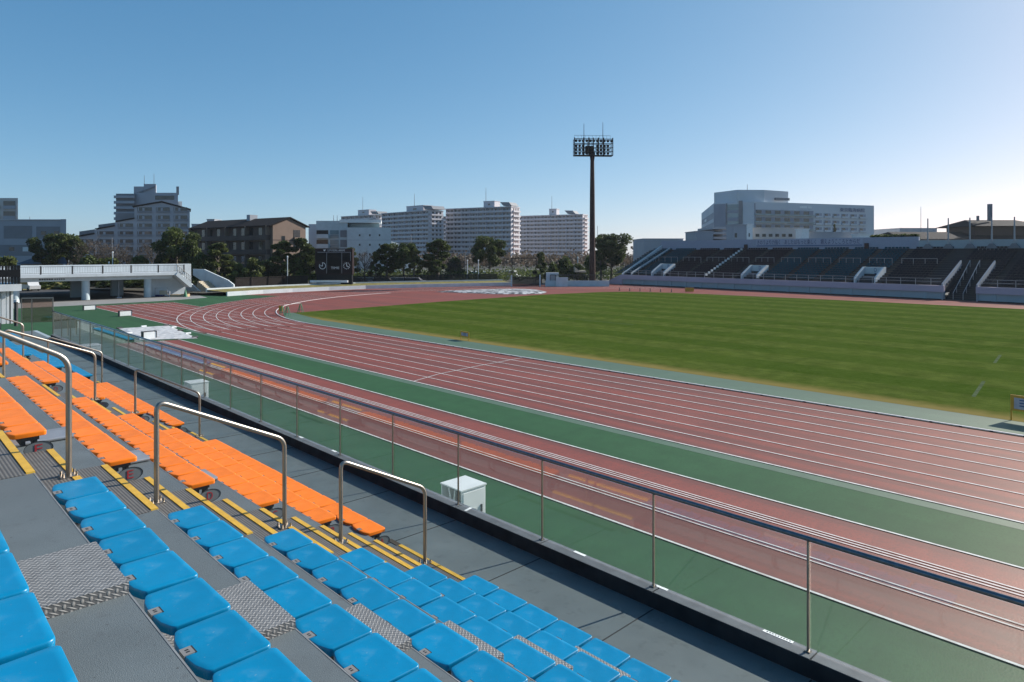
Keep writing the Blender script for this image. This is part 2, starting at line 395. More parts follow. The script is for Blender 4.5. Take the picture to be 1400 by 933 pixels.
sheet('green_inner_strip', [(VK, -40), (33.25, -40), (33.25, 62), (35.2, 71.9), (34.2, 72.6), (VK + .6, 66), (VK, UC)], .012, M['greengrey'])  # same green as the apron, lightened to carry the glare
gr = sheet('grass_field', [(33.2, -40), (99.6, -40), (100.2, 40), (98.6, 64), (96, 71), (92, 73.6), (79, 75.6), (57, 74.3), (44.7, 72.8), (35.0, 71.9), (33.2, 62)], .016, M['grass'], 'stuff')
tag(gr, 'mown green infield grass with dry straw-coloured edge', 'grass')
sheet('grey_paving', [(13, 100.6), (22, 101.2), (31.5, 102.6), (37.6, 105.2), (38.5, 110.9), (-30, 109.6), (-30, 100)], .006, M['asphalt'])
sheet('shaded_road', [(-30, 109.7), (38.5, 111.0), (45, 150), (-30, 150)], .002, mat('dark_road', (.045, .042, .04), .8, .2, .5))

# painted lines
b = MB()
ZL = .020
def strip(b, pts, w, z):
    n = len(pts)
    for i in range(n - 1):
        (x0, y0), (x1, y1) = pts[i], pts[i + 1]; l = math.hypot(x1 - x0, y1 - y0); nx, ny = -(y1 - y0) / l * w / 2, (x1 - x0) / l * w / 2
        b.face([(x0 + nx, y0 + ny, z), (x0 - nx, y0 - ny, z), (x1 - nx, y1 - ny, z), (x1 + nx, y1 + ny, z)])
for i in range(1, 9):
    v = VK - 1.227 * i
    w = .08 if i == 8 else .064
    strip(b, [(v, -40), (v, UC)], w, ZL); strip(b, [(v, UC), (v, 98.2)], w, ZL)
    strip(b, arc(RK + 1.227 * i, 180, 20, 90), w, ZL)
strip(b, [(VK, UC), (VK, 98.2)], .05, ZL)
strip(b, [(20.83, 98.3), (31.2, 98.3)], .06, ZL)
for v in (13.58, 17.83): strip(b, [(v, -40), (v, 56)], .07, ZL)
for v in (14.93, 15.10, 16.38, 16.52, 16.66): strip(b, [(v, -40), (v, 56)], .042, ZL)
strip(b, [(20.83, 29.2), (23.1, 30.0), (26.1, 30.5), (30.6, 31.0)], .06, ZL + .003)
for i in range(8):
    v = VK - 1.227 * (i + .5)
    for k in range(7):
        u = 60 + k * 5.3 + (i * 2.17) % 4.3
        strip(b, [(v - .28, u), (v + .28, u)], .07, ZL + .003)
    for k in range(5):
        a = 176 - k * 9 - (i * 3.7) % 6; r = RK + 1.227 * (i + .5)
        p = [(VC + (r + q) * math.cos(R(a)), UC + (r + q) * math.sin(R(a))) for q in (-.2, .2)]
        strip(b, p, .07, ZL + .003)
tag(b.build('track_lines', M['line'], recalc=False), kind='structure')
b = MB()
for (p0, p1) in (((37.4, 8.1), (42.3, 8.7)), ((49.8, 9.7), (54.0, 10.2)), ((52.0, 38), (52, 46))):
    strip(b, [p0, p1], .16, .022)
tag(b.build('faded_pitch_lines', mat('faded_pitch_paint', (.075, .10, .055), .9, .2, 3, spec=0), recalc=False), kind='structure')
# aluminium kerb
b = MB(); pts = [(VK, -40 + i * 4) for i in range(25)] + [(VK, UC)] + arc(RK, 180, 97, 44)[1:]
for i in range(len(pts) - 1):
    fr = Fr(pts[i], (pts[i + 1][0] - pts[i][0], pts[i + 1][1] - pts[i][1])); l = math.dist(pts[i], pts[i + 1])
    b.box(fr, 0, l, -.03, .05, .03, .06)
b2 = MB()
for i in range(58):
    u = -6 + i * 1.0; b2.box(W, VK - .07, VK + .02, u, u + .10, .016, .05)
ke = empty('track_kerb', (VK, 0, 0), 'long white aluminium kerb rail along the inner edge of the running track', 'kerb rail')
b.build('kerb_rail', M['kerbline'], ke); b2.build('foot', M['frame'], ke)

# ================================================================== NEAR GRANDSTAND
ROWS = 'ABCDEFGH'
SV = [5.446, 4.666, 3.861, 3.064, 2.216, 1.379, .475]
SZ = [2.766, 3.145, 3.573, 4.005, 4.449, 4.894, 5.412]
TZ = [2.36, 2.735, 3.155, 3.585, 4.03, 4.476, 4.99, 5.45]
EV = [None, 5.153, 4.35, 3.55, 2.70, 1.866, .98, .10, -.75]       # front edge of each tread
U0, U1 = -6.0, 46.0
stand = empty('grandstand', (3, 20, 0), 'near grey concrete spectator stand with stepped terraces and a walkway', 'grandstand')
prof = [(5.153, 2.0), (5.153, TZ[1])]
for k in range(1, 7): prof += [(EV[k + 1], TZ[k]), (EV[k + 1], TZ[k + 1])]
prof += [(-2.5, 5.45), (-2.5, 2.0)]
MB().prism(W, prof, U0, U1).build('terrace', M['concrete'], stand)
b = MB()
for k in range(1, 8): b.box(W, EV[k] - .006, EV[k] + .002, U0, U1, TZ[k] - .006, TZ[k] + .0015)
b.build('tread_edge', mat('pale_tread_edge', (.20, .21, .215), .6, .25, 5), stand)  # thin paler line along each tread edge
MB().box(W, 5.1531, 7.0, U0, U1, 2.1, 2.36).build('walkway', M['walk'], stand)
PU = [3.0 + 1.912 * i for i in range(-4, 21)]
for u in PU: MB().box(W, 5.16, 6.99, u - .1, u - .085, 2.35, 2.364).build('walkway_joint', M['joint'], stand)
for i in range(len(PU) - 1): MB().box(W, 7.0, 7.2, PU[i] - .065, PU[i + 1] - .085, 2.36, 2.56).build('parapet_kerb', M['kerbtop'], stand)
MB().box(W, 6.997, 6.9995, PU[0], PU[-1] - .1, 2.365, 2.553).build('kerb_inner_face', M['kerbshade'], stand)  # thin dark skin: shade of the inner kerb side put into colour
MB().box(W, 7.0, 7.18, PU[0], U1, 0, 2.36).build('front_wall', M['fwall'], stand)
MB().box(W, 5.75, 5.83, 6.6, 8.75, 2.361, 2.366).build('drain_strip', mat('brown_drain_strip', (.055, .042, .028), .7), stand)
MB().box(W, 5.73, 5.82, 15.9, 17.6, 2.361, 2.366).build('drain_strip', M['joint'], stand)
# glass balustrade
bal = empty('glass_balustrade', (7.12, 20, 2.56), 'long clear glass balustrade with thin posts and round top rail on the kerb', 'balustrade')
UE = 41.6
for i in range(len(PU) - 1):
    if PU[i] > UE - .5: break
    u1 = min(PU[i + 1], UE)
    MB().box(W, 7.140, 7.152, PU[i] + .018, u1 - .018, 2.575, 3.69).build('glass_panel', M['glass'], bal)
    p = MB(); p.box(W, 7.118, 7.139, PU[i] - .011, PU[i] + .011, 2.56, 3.70); p.box(W, 7.09, 7.15, PU[i] - .03, PU[i] + .03, 2.56, 2.572)
    p.build('post', M['steel'], bal)
MB().tube([(7.146, PU[0], 3.722), (7.146, UE, 3.722)], .027, 14).build('top_rail', M['railtop'], bal, smooth=60)
# return screen at the far end of the walkway
scr = empty('glass_end_screen', (6.7, 41.9, 2.36), 'tall tinted glass screen across the far end of the walkway', 'glass screen')
fr = Fr((5.95, 42.3), (7.2 - 5.95, 41.7 - 42.3))
L_ = math.hypot(1.25, .6)
MB().box(fr, .03, L_ - .03, 0, .012, 3.15, 4.35).build('glass_panel', glass_mat('brown_tinted_glass', (.72, .62, .57), 1.4), scr)
b = MB()
for x in (0, L_ * .33, L_): b.box(fr, x - .02, x + .02, -.03, -.005, 2.36, 4.4)
b.box(fr, 0, L_, -.03, .03, 4.36, 4.42); b.build('frame', M['steel'], scr)
# kerb stickers
def sticker(x, y, l, w, label, ink=False, rot=0):
    fr = Fr((x, y), (math.sin(rot), math.cos(rot)))
    o = MB().box(fr, -l / 2, l / 2, -w / 2, w / 2, 2.5605, 2.564).build('kerb_sticker', M['white'], loc=(x, y, 2.56))
    tag(o, label, 'sticker', 'white stickers on the walkway kerb')
    if ink:
        b = MB()
        for i in range(9): b.box(fr, -l * .42 + i * l * .095, -l * .42 + i * l * .095 + l * .05, -w * .22, w * .2, 2.5642, 2.5648)
        b.build('lettering', M['ink'], o)
def kerb_u(px, v=7.17):
    d = F * v / (CS * (px + 192)); return (d - v * SN) / CS
sticker(7.165, kerb_u(1064), .33, .045, 'white sticker with dark lettering on the walkway kerb nearest the camera', True)
sticker(7.165, kerb_u(905, 7.17), .17, .04, 'plain white sticker on the kerb beside the second glass post from the right')
sticker(7.165, kerb_u(793), .2, .045, 'white sticker halfway along a glass panel on the kerb in front of the blue seats')
sticker(7.10, kerb_u(640, 7.1), .16, .045, 'white sticker set crosswise on the kerb beside the white cabinet', rot=1.35)
sticker(7.165, kerb_u(457), .16, .05, 'white sticker on the kerb below the orange reflection, left of the white cabinet')
sticker(7.165, kerb_u(412), .16, .05, 'small white sticker on the kerb farther left than the one below the orange reflection')

# aisle stairs with ribbed treads and yellow nosings
def aisle_stair(u0, u1, label, kmax):
    root = empty('aisle_stair', ((SV[3]), (u0 + u1) / 2, 2.36), label, 'aisle steps', 'ribbed aisle steps with yellow nosings')
    for k in range(kmax, 0, -1):
        zt, zl, e = TZ[k], TZ[k - 1], EV[k]; zh = (zt + zl) / 2
        hb = e + .41
        # tread (upper) mat: from the half step of this tread to the edge
        lo = EV[k + 1] + .415
        MB().box(W, lo, e - .052, u0, u1, zt, zt + .005).build('tread_mat', M['mat_grey'], root)
        MB().box(W, e - .05, e + .008, u0 + .02, u1 - .02, zt - .02, zt + .012).build('nosing', M['nosing'], root)
        MB().box(W, e + .0005, hb, u0, u1, zl, zh).build('half_step', M['concrete'], root)
        MB().box(W, e + .004, hb - .052, u0 + .003, u1 - .003, zh, zh + .005).build('tread_mat', M['mat_grey'], root)
        MB().box(W, hb - .05, hb + .008, u0 + .03, u1 - .02, zh - .02, zh + .012).build('nosing', M['nosing'], root)
    MB().box(W, 5.57, 5.745, u0, u1, 2.361, 2.366).build('tread_mat', M['mat_grey'], root)
    return root
aisle_stair(6.38, 8.12, 'ribbed aisle steps with yellow nosings between the nearest blue and orange seats', 7)
aisle_stair(15.0, 16.55, 'ribbed aisle steps with yellow nosings between the two orange blocks', 6)
aisle_stair(23.9, 25.2, 'ribbed aisle steps with yellow nosings between the orange seats and the far blue seats', 5)
# checker plate covers
names = {6: 'beside the topmost blue seats at the left edge', 5: 'on the tread between the long blue row and the topmost blue seats', 4: 'on the tread one step below the middle cover', 3: 'on the tread two steps below the middle cover', 2: 'low down among the blue seats, third tread up', 1: 'lowest, one tread above the walkway'}
names[6] = 'largest, on the highest visible tread at the lower left'
names[5] = 'second highest, one tread below the largest plate'
names[4] = 'third highest, between two blue rows'
names[3] = 'fourth highest, mostly hidden by blue seats'
names[2] = 'low among the blue seats, second tread above the walkway'
names[1] = 'lowest of all, almost hidden behind the front blue rows'
for k in range(6, 0, -1):
    b = MB(); b.box(W, EV[k + 1] + .004, EV[k] - .004, 3.80, 4.46, TZ[k], TZ[k] + .062)
    tag(b.build('checker_plate_cover', M['checker'], loc=((EV[k] + EV[k + 1]) / 2, 4.13, TZ[k])), 'checker plate cover on the terrace, ' + names[k], 'floor cover', 'checker plate covers on the terrace')
for k, nm in ((5, 'in the upper orange rows near the aisle'), (4, 'one tread lower among the orange rows'), (3, 'two treads lower among the orange rows')):
    b = MB(); n = 9
    for i in range(n):
        u = 9.55 + i * .055
        b.tube([(EV[k + 1] + .03, u, TZ[k] + .03), (EV[k] - .01, u, TZ[k] + .03)], .026, 8)
    tag(b.build('corrugated_cover', M['corr'], loc=((EV[k] + EV[k + 1]) / 2, 9.8, TZ[k]), smooth=50), 'silver corrugated metal cover on the terrace, ' + nm, 'floor cover', 'corrugated covers under the orange seats')

# ---------------- seats
def seat_mesh(m):
    out = []; hw = .226
    def corner(cx, cy, r, a0, a1, n):
        for i in range(n + 1):
            a = R(a0 + (a1 - a0) * i / n); out.append((cx + r * math.cos(a), cy + r * math.sin(a)))
    corner(-.028, hw - .028, .028, 0, 90, 4)
    corner(-.262, hw - .036, .032, 92, 165, 4)
    for i in range(1, 8):
        y = (hw - .045) * (1 - 2 * i / 8); out.append((-.297 - .026 * (1 - (y / hw) ** 2), y))
    corner(-.262, -hw + .036, .032, 195, 268, 4)
    corner(-.028, -hw + .028, .028, 270, 360, 4)
    cx, cy = -.15, 0
    lev = [(.95, -.050), (.99, -.046), (1.0, -.016), (.997, -.007), (.988, -.0015), (.972, 0), (.8, -.0005), (.45, -.002)]
    b = MB(); n = len(out)
    for s, z in lev:
        for x, y in out: b.v.append((cx + (x - cx) * s, cy + (y - cy) * s, z))
    for l in range(len(lev) - 1):
        for i in range(n):
            j = (i + 1) % n; b.f.append((l * n + i, l * n + j, (l + 1) * n + j, (l + 1) * n + i)); b.m.append(0)
    b.v.append((cx, cy, -.003)); c = len(b.v) - 1; L = (len(lev) - 1) * n
    for i in range(n): b.f.append((L + i, L + (i + 1) % n, c)); b.m.append(0)
    b.f.append(tuple(reversed(range(n)))); b.m.append(0)
    return b.build('stadium_seat', m, smooth=50)
def make_seat(m):
    o = seat_mesh(m)
    p = MB(); p.box(W, -.3255, -.276, -.034, .034, -.020, .0035)
    for q_ in (-.016, .003): p.box(W, -.308, -.292, q_, q_ + .011, .0036, .0040, 1)
    p.box(W, -.2759, -.268, -.036, .036, -.004, .0012, 1); p.build('number_plate', [M['plate'], M['ink']], o)  # dark strip paints the shadow line along the plate's notch
    q = MB(); q.box(W, -.22, -.06, -.19, -.15, -.09, -.056); q.box(W, -.22, -.06, .15, .19, -.09, -.056); q.build('bracket', M['frame'], o)
    return o
blue0 = make_seat(M['blue']); orange0 = make_seat(M['orange'])
digit_mesh = None
used = {'b': 0, 'o': 0}
ORD = ['first', 'second', 'third', 'fourth', 'fifth', 'sixth', 'seventh', 'eighth', 'ninth', 'tenth', 'eleventh', 'twelfth', 'thirteenth', 'fourteenth', 'fifteenth', 'sixteenth']
ROWN = ['front row by walkway', 'second row up', 'third row up', 'fourth row up', 'fifth row up', 'sixth row up', 'topmost row']
def put_seat(c, k, u, label, group):
    src = blue0 if c == 'b' else orange0
    v, z = SV[k], SZ[k]
    jx, ju, jr = rnd.uniform(-.004, .004), rnd.uniform(-.003, .003), rnd.uniform(-.012, .012)
    if used[c] == 0:
        o = src; o.location = (v + jx, u + ju, z); o.rotation_euler = (0, R(-1.2), jr)
    else:
        o = copy_seat(src, (v + jx, u + ju, z), jr)
    o.rotation_euler = (rnd.uniform(-.010, .010), R(-1.2) + rnd.uniform(-.014, .014), jr)
    used[c] += 1
    tag(o, label, 'seat', group); return o
kids = {}
def copy_seat(src, loc, jr):
    c = src.copy(); col.objects.link(c); c.location = loc
    for ch in kids[src.name]:
        d = ch.copy(); col.objects.link(d); d.parent = c
    return c
for s_ in (blue0, orange0): kids[s_.name] = [x for x in bpy.data.objects if x.parent == s_]
near_digits = []
for k in range(7):
    n = 9 if k < 6 else 5
    for i in range(n):
        u = 6.12 - .472 * i if k < 6 else 4.36 - .48 * i
        if k < 6: u += (-.02, -.03, -.03, -.045, -.05, -.05)[k] + .03
        pos = '%s from the aisle' % ORD[i] if k < 6 else '%s from the far end' % ORD[i]
        lb = 'blue seat %s, %s, nearest blue block' % (pos, ROWN[k])
        near_digits.append((put_seat('b', k, u, lb, 'blue seats of the nearest block'), k, i))
def block(c, name, group, ustart, pitch, counts):
    for k, n in enumerate(counts):
        for i in range(n):
            lb = '%s seat %s from the aisle, %s, %s' % ('blue' if c == 'b' else 'orange', ORD[i], ROWN[k], name)
            put_seat(c, k, ustart[k] + pitch * i, lb, group)
block('o', 'nearest orange block', 'orange seats of the nearest orange block', [8.535] * 6, .462, [14, 14, 14, 14, 15, 9])
block('o', 'second orange block', 'orange seats of the second orange block', [16.9, 17.0, 17.05, 17.3, 17.55], .46, [15, 15, 15, 15, 6])
block('b', 'blue block past the orange seats', 'blue seats of the far block', [25.5, 25.55, 25.75, 26.0], .46, [15, 15, 14, 4])
block('b', 'farthest blue block', 'blue seats of the farthest block', [34.9, 34.9], .46, [14, 10])
for (o, k, i) in near_digits:
    if k >= 4:
        p = Fr((0, 0), (0, -1))
        txt = MB()
# bench frames under each run of seats
def bench(k, u0, u1, label):
    root = empty('bench_frame', (SV[k] - .15, (u0 + u1) / 2, TZ[k]), label, 'bench frame', 'dark steel frames under the seat rows')
    b = MB()
    b.box(W, SV[k] - .21, SV[k] - .17, u0, u1, SZ[k] - .135, SZ[k] - .092); b.box(W, SV[k] - .11, SV[k] - .07, u0, u1, SZ[k] - .135, SZ[k] - .092)
    b.build('beam', M['frame'], root)
    n = max(2, int((u1 - u0) / 1.4)); L = MB()
    for j in range(n + 1):
        u = u0 + .06 + (u1 - u0 - .12) * j / n
        L.tube([(SV[k] - .10, u, SZ[k] - .13), (SV[k] - .13, u, TZ[k] + .1), (SV[k] - .26, u, TZ[k] + .01)], .018, 6)
    L.build('leg', M['frame'], root)
for k in range(6):
    bench(k, 2.2, 6.3, 'dark steel frame under the %s of the nearest blue block' % ROWN[k])
    bench(k, 8.36, 14.9 if k < 5 else 12.6, 'dark steel frame under the %s of the nearest orange block' % ROWN[k])
bench(6, 2.2, 4.55, 'dark steel frame under the topmost row of blue seats at lower left')
for k in range(4): bench(k, (16.72, 16.82, 16.88, 17.12)[k], 23.8, 'dark steel frame under the %s of the second orange block' % ROWN[k])
for k in range(3): bench(k, 25.3, 32.4, 'dark steel frame under the %s of the far blue block' % ROWN[k])
# row letter plates
def row_plate(k, u, where):
    fr = Fr((SV[k] - .07, u), (1, 0)); z = SZ[k] - .175
    pts = [(.125 * math.cos(2 * math.pi * i / 20), z + .075 * math.sin(2 * math.pi * i / 20)) for i in range(20)]
    root = MB().prism(fr, pts, 0, .008).build('row_plate', M['clearplate'], loc=(SV[k] - .07, u, z))
    tag(root, 'grey oval row plate, red letter %s, aisle end of %s' % (ROWS[k], where), 'row plate', 'oval row letter plates')
    text('lettering', ROWS[k], fr, -.033, .033, -.004, z - .045, z + .045, M['redink'], root, .003)
    rim = MB(); rim.tube([fr.p(x, -.002, zz) for x, zz in pts] + [fr.p(*[pts[0][0], -.002, pts[0][1]])], .0025, 5); rim.build('rim', M['black'], root)
for k in range(6): row_plate(k, 8.30, 'nearest orange block')
for k in range(4): row_plate(k, (16.66, 16.76, 16.8, 17.05)[k], 'second orange block')

# ---------------- stainless handrails on the aisles
def handrail(u, va, za, vb, zb, label, h=1.05, r=.024, ub=None):
    ub = u if ub is None else ub
    root = empty('aisle_handrail', ((va + vb) / 2, (u + ub) / 2, (za + zb) / 2), label, 'handrail', 'stainless handrails on the aisle steps')
    A, B = Vector((va, u, za)), Vector((vb, ub, zb)); TA, TB = A + Vector((0, 0, h)), B + Vector((0, 0, h)); q = .11
    dr = (TB - TA).normalized(); up = Vector((0, 0, 1))
    pts = []
    def bend(c, din, dout):
        p0, p1 = c - din * q, c + dout * q
        for i in range(7):
            t = i / 6; pts.append(p0 * (1 - t) ** 2 + c * 2 * t * (1 - t) + p1 * t * t)
    bend(TA, up, dr); bend(TB, dr, -up)
    MB().tube(pts, r, 14).build('rail', M['steel'], root, smooth=60)
    for base, top in ((A, TA), (B, TB)):
        MB().tube([base + Vector((0, 0, .01)), top - up * q], r, 14).build('post', M['steel'], root, smooth=60)
        pl = MB().box(W, base.x - .07, base.x + .07, base.y - .07, base.y + .07, base.z, base.z + .010).build('base_plate', M['steel'], root)
        bb = MB()
        for sx in (-.05, .05):
            for sy in (-.05, .05): bb.tube([(base.x + sx, base.y + sy, base.z + .01), (base.x + sx, base.y + sy, base.z + .045)], .011, 6)
        bb.build('bolt', M['steel'], root)
def step_at(px, py, z):
    d = F * (H - z) / (py - PY0); x, y = gp(px, d); return x, y
P1 = step_at(93, 650, 4.738); P2 = step_at(214, 687, 4.258); P3 = step_at(389, 720, 3.59); P4 = step_at(466, 742, 3.16); P5 = step_at(581, 769.5, 2.553)
zst = 4.738 + (P1[0] - (-.35)) * .55
handrail(P1[1] - .03, -.35, zst, P1[0], 4.738, 'tall stainless handrail at upper left, its rail running out of the left edge', h=1.03)
handrail(P2[1], P2[0], 4.258, P3[0], 3.59, 'stainless handrail in the middle of the nearest aisle steps', ub=P3[1], h=.99)
handrail(P4[1], P4[0], 3.16, P5[0], 2.553, 'stainless handrail at the foot of the nearest aisle steps by the walkway', ub=P5[1], h=1.0)
Q1 = step_at(71, 500, 3.6); Q2 = step_at(130, 547, 3.59); Q3 = step_at(185, 565, 3.16); Q4 = step_at(273, 597, 2.553)
handrail(16.2, 2.0, 4.258, Q2[0], 3.59, 'stainless handrail midway up the steps between the orange blocks', ub=Q2[1], h=.98)
handrail(Q3[1], Q3[0], 3.16, Q4[0], 2.553, 'stainless handrail at the foot of the steps between the orange blocks', ub=Q4[1], h=.98)
S2 = step_at(139.5, 525, 2.553)
handrail(S2[1], 4.12, 3.16, S2[0], 2.553, 'stainless handrail at the foot of the steps beside the far blue seats', h=1.0)
handrail(S2[1], 2.0, 4.258, 3.5, 3.59, 'stainless handrail midway up the steps beside the far blue seats', h=1.0)

# ---------------- things by the track in front of the stand
def cabinet(x, y, sx, sy, h, label, z0=0.0, open_=True):
    root = empty('white_cabinet', (x + sx / 2, y + sy / 2, 0), label, 'cabinet', 'white cabinets beside the stand wall')
    t = .03
    b = MB(); b.box(W, x, x + sx, y, y + t, 0, h); b.box(W, x + sx - t, x + sx, y + t, y + sy, 0, h); b.box(W, x, x + sx - t, y + sy - t, y + sy, 0, h)
    b.build('body', M['white'], root)
    MB().box(W, x - .02, x + sx + .02, y - .02, y + sy + .02, h, h + .03).build('top', M['white'], root)
    MB().box(W, x + .05, x + sx - .05, y - .012, y - .001, .12, h - .06).build('door', M['white'], root)
    MB().box(W, x + sx - .16, x + sx - .12, y - .035, y - .0125, h * .55, h * .68).build('handle', M['frame'], root)
    v_ = MB()
    for i_ in range(5): v_.box(W, x + .16, x + sx * .55, y - .018, y - .0125, .28 + i_ * .045, .30 + i_ * .045)
    v_.build('vent', M['greyrail'], root)
    c = MB(); c.box(W, x + .1, x + sx - .1, y + .1, y + sy - .1, .05, h * .6); c.build('contents', M['frame'], root)
    c = MB(); c.tube([(x + .05, y + sy * .4, h - .05), (x + .06, y + sy * .55, h * .4)], .02, 6); c.tube([(x + .05, y + sy * .7, h - .05), (x + .06, y + sy * .5, h * .5)], .02, 6)
    c.build('hose', M['white'], root)
cabinet(9.83, 11.93, .72, .74, 1.3, 'white open-backed cabinet by the stand wall, the nearest and largest')
cabinet(9.83, 29.4, .72, .74, 1.3, 'white cabinet by the stand wall behind the orange seats')
cabinet(9.6, 47.0, 1.0, 1.2, 1.1, 'white cabinet farthest left behind the glass, below the tarpaulin')

# long jump pit tarpaulin
import mathutils
b = MB(); nx, ny = 12, 26
c00, c10, c11, c01 = Vector((15.7, 57.4)), Vector((19.1, 55.5)), Vector((20.5, 67.0)), Vector((16.5, 67.6))
for j in range(ny + 1):
    for i in range(nx + 1):
        s, t = i / nx, j / ny
        p = (c00 * (1 - s) + c10 * s) * (1 - t) + (c01 * (1 - s) + c11 * s) * t
        z = .05 + .06 * abs(mathutils.noise.noise(Vector((p.x * .8, p.y * .5, 3)))) + .03 * mathutils.noise.noise(Vector((p.x * 2.5, p.y * 2, 0)))
        if i in (0, nx) or j in (0, ny): z = .03
        b.v.append((p.x, p.y, z))
for j in range(ny):
    for i in range(nx): b.f.append((j * (nx + 1) + i, j * (nx + 1) + i + 1, (j + 1) * (nx + 1) + i + 1, (j + 1) * (nx + 1) + i)); b.m.append(0)
tarp = tag(b.build('pit_cover', M['tarp'], loc=(18, 61, 0)), 'white wrinkled tarpaulin laid over the long jump pit', 'tarpaulin')
for i, (s, t) in enumerate(((.0, .02), (.98, .05), (1, .3), (1, .55), (1, .8), (.95, 1), (.5, 1), (0.02, .98), (0, .5))):
    p = (c00 * (1 - s) + c10 * s) * (1 - t) + (c01 * (1 - s) + c11 * s) * t
    g = MB(); g.tube([(p.x - .22, p.y, .07), (p.x + .22, p.y + .05, .07)], .09, 8)
    tag(g.build('sandbag', M['frame'] if i % 2 else M['white'], loc=(p.x, p.y, 0), smooth=60), 'sandbag weighing down the edge of the long jump tarpaulin', 'sandbag', 'sandbags round the pit tarpaulin')
b = MB(); tp = [(594, 399.6), (640, 397.4), (680, 396.4), (715, 396.3), (738, 397.2), (748, 399.6), (742, 402.0), (715, 402.9), (680, 402.6), (640, 401.2)]
tw_ = [gp(px, F * H / (py - PY0)) for px, py in tp]; cc = (sum(p[0] for p in tw_) / 10, sum(p[1] for p in tw_) / 10)
rings = [[(cc[0] + (p[0] - cc[0]) * q, cc[1] + (p[1] - cc[1]) * q) for p in tw_] for q in (1, .85, .6, .3)]
for (ra, za), (rb_, zb) in zip(zip(rings, (.03, .22, .30, .26)), zip(rings[1:], (.22, .30, .26))):
    for i in range(10): b.face([(*ra[i], za), (*ra[(i + 1) % 10], za), (*rb_[(i + 1) % 10], zb), (*rb_[i], zb)])
b.face([(*p, .26) for p in rings[3]])
tag(b.build('landing_cover', M['tarpdk'], loc=(*cc, 0), recalc=False), 'low white and black patched tarpaulin on the red area at the far bend', 'tarpaulin')
# lane boards
def lane_board(px, py, w, h, label):
    d = F * H / (py - PY0); fr = camfr(px, d, -52); x, y = gp(px, d); w = w * 1.5
    root = empty('lane_board', (x, y, 0), label, 'board', 'white boards standing on the green surface')
    MB().prism(fr, [(-w / 2, .05), (w / 2, .05), (w / 2, h), (-w / 2, h)], 0, .03).build('panel', M['white'], root)
    b = MB(); b.box(fr, -w / 2 - .05, -w / 2, -.03, .35, 0, h + .08); b.box(fr, w / 2, w / 2 + .05, -.03, .35, 0, h + .08); b.box(fr, -w / 2, w / 2, .05, .35, h + .02, h + .07)
    b.build('frame', M['frame'], root)
lane_board(123, 424.2, .82, .5, 'white board on the green surface at the far end of the sprint chute')
lane_board(172, 432.6, .78, .52, 'white board on the green surface beside the outer sprint lane line')
lane_board(205, 464, .62, .55, 'white board with dark frame between the tarpaulin and the runway')
# yellow framed signs at the grass edge
def field_sign(x, y, w, h, leg, label, lean=.0):
    root = empty('field_sign', (x, y, 0), label, 'sign', 'yellow framed signs on the grass edge')
    fr = Fr((x, y), (-.10, -1))
    MB().box(fr, .12, w - .12, -.015, .015, leg + .08, leg + h - .1).build('board', M['boardgrey'], root)
    b = MB(); b.box(fr, 0, .12, -.02, .02, leg, leg + h); b.box(fr, w - .12, w, -.02, .02, leg, leg + h); b.box(fr, .12, w - .12, -.02, .02, leg, leg + .08); b.box(fr, .12, w - .12, -.02, .02, leg + h - .1, leg + h)
    for q in (.0, w - .05): b.box(fr, q, q + .05, -.022, .022, 0, leg)
    b.build('frame', M['yellow'], root)
    c = MB()
    for i in range(3): c.box(fr, .3, w - .35, -.018, -.0155, leg + h * (.3 + .18 * i), leg + h * (.38 + .18 * i))
    c.build('lettering', M['bluesign'], root)
field_sign(33.28, 5.95, 1.5, .62, .42, 'yellow framed sign board on the grass edge at the right edge of the view')
field_sign(33.6, 40.9, 1.15, .42, .25, 'small yellow framed sign board on the grass edge in mid field')
# trestles at the corner
for i, (px, py, m) in enumerate(((386, 431, 'greenpaint'), (393, 432, 'greenpaint'), (411, 427.5, 'greenpaint'))):
    d = F * H / (py - PY0); fr = camfr(px, d, 10); x, y = gp(px, d)
    b = MB()
    for s in (-1, 1):
        b.tube([fr.p(s * .28, -.2, 0), fr.p(s * .05, 0, 1.0)], .035, 6); b.tube([fr.p(s * .28, .2, 0), fr.p(s * .05, 0, 1.0)], .035, 6)
    b.tube([fr.p(-.2, -.15, .3), fr.p(.2, -.15, .3)], .025, 6)
    tag(b.build('trestle', M['greenpaint'], loc=(x, y, 0)), ['green trestle nearest the kerb with a yellow sign behind it', 'green trestle in the middle of the three at the bend', 'green trestle farthest right, holding the end of the thin bar'][i], 'trestle', 'green trestles at the bend')
a_, b_ = gp(388, F * H / 84.0), gp(411, F * H / 81.0)
tag(MB().tube([(a_[0], a_[1], 1.02), (b_[0], b_[1], 1.02)], .02, 6).build('barrier_bar', M['greyrail'], loc=(a_[0], a_[1], 1)), 'thin grey bar resting across the green trestles', 'bar')
x, y = gp(384, F * H / 84.5)
tag(MB().box(camfr(383.5, F * H / 84.5), -.2, .2, 0, .04, .35, .95).build('corner_sign', M['yellow'], loc=(x, y, 0)), 'small yellow board beside the first green trestle', 'sign')
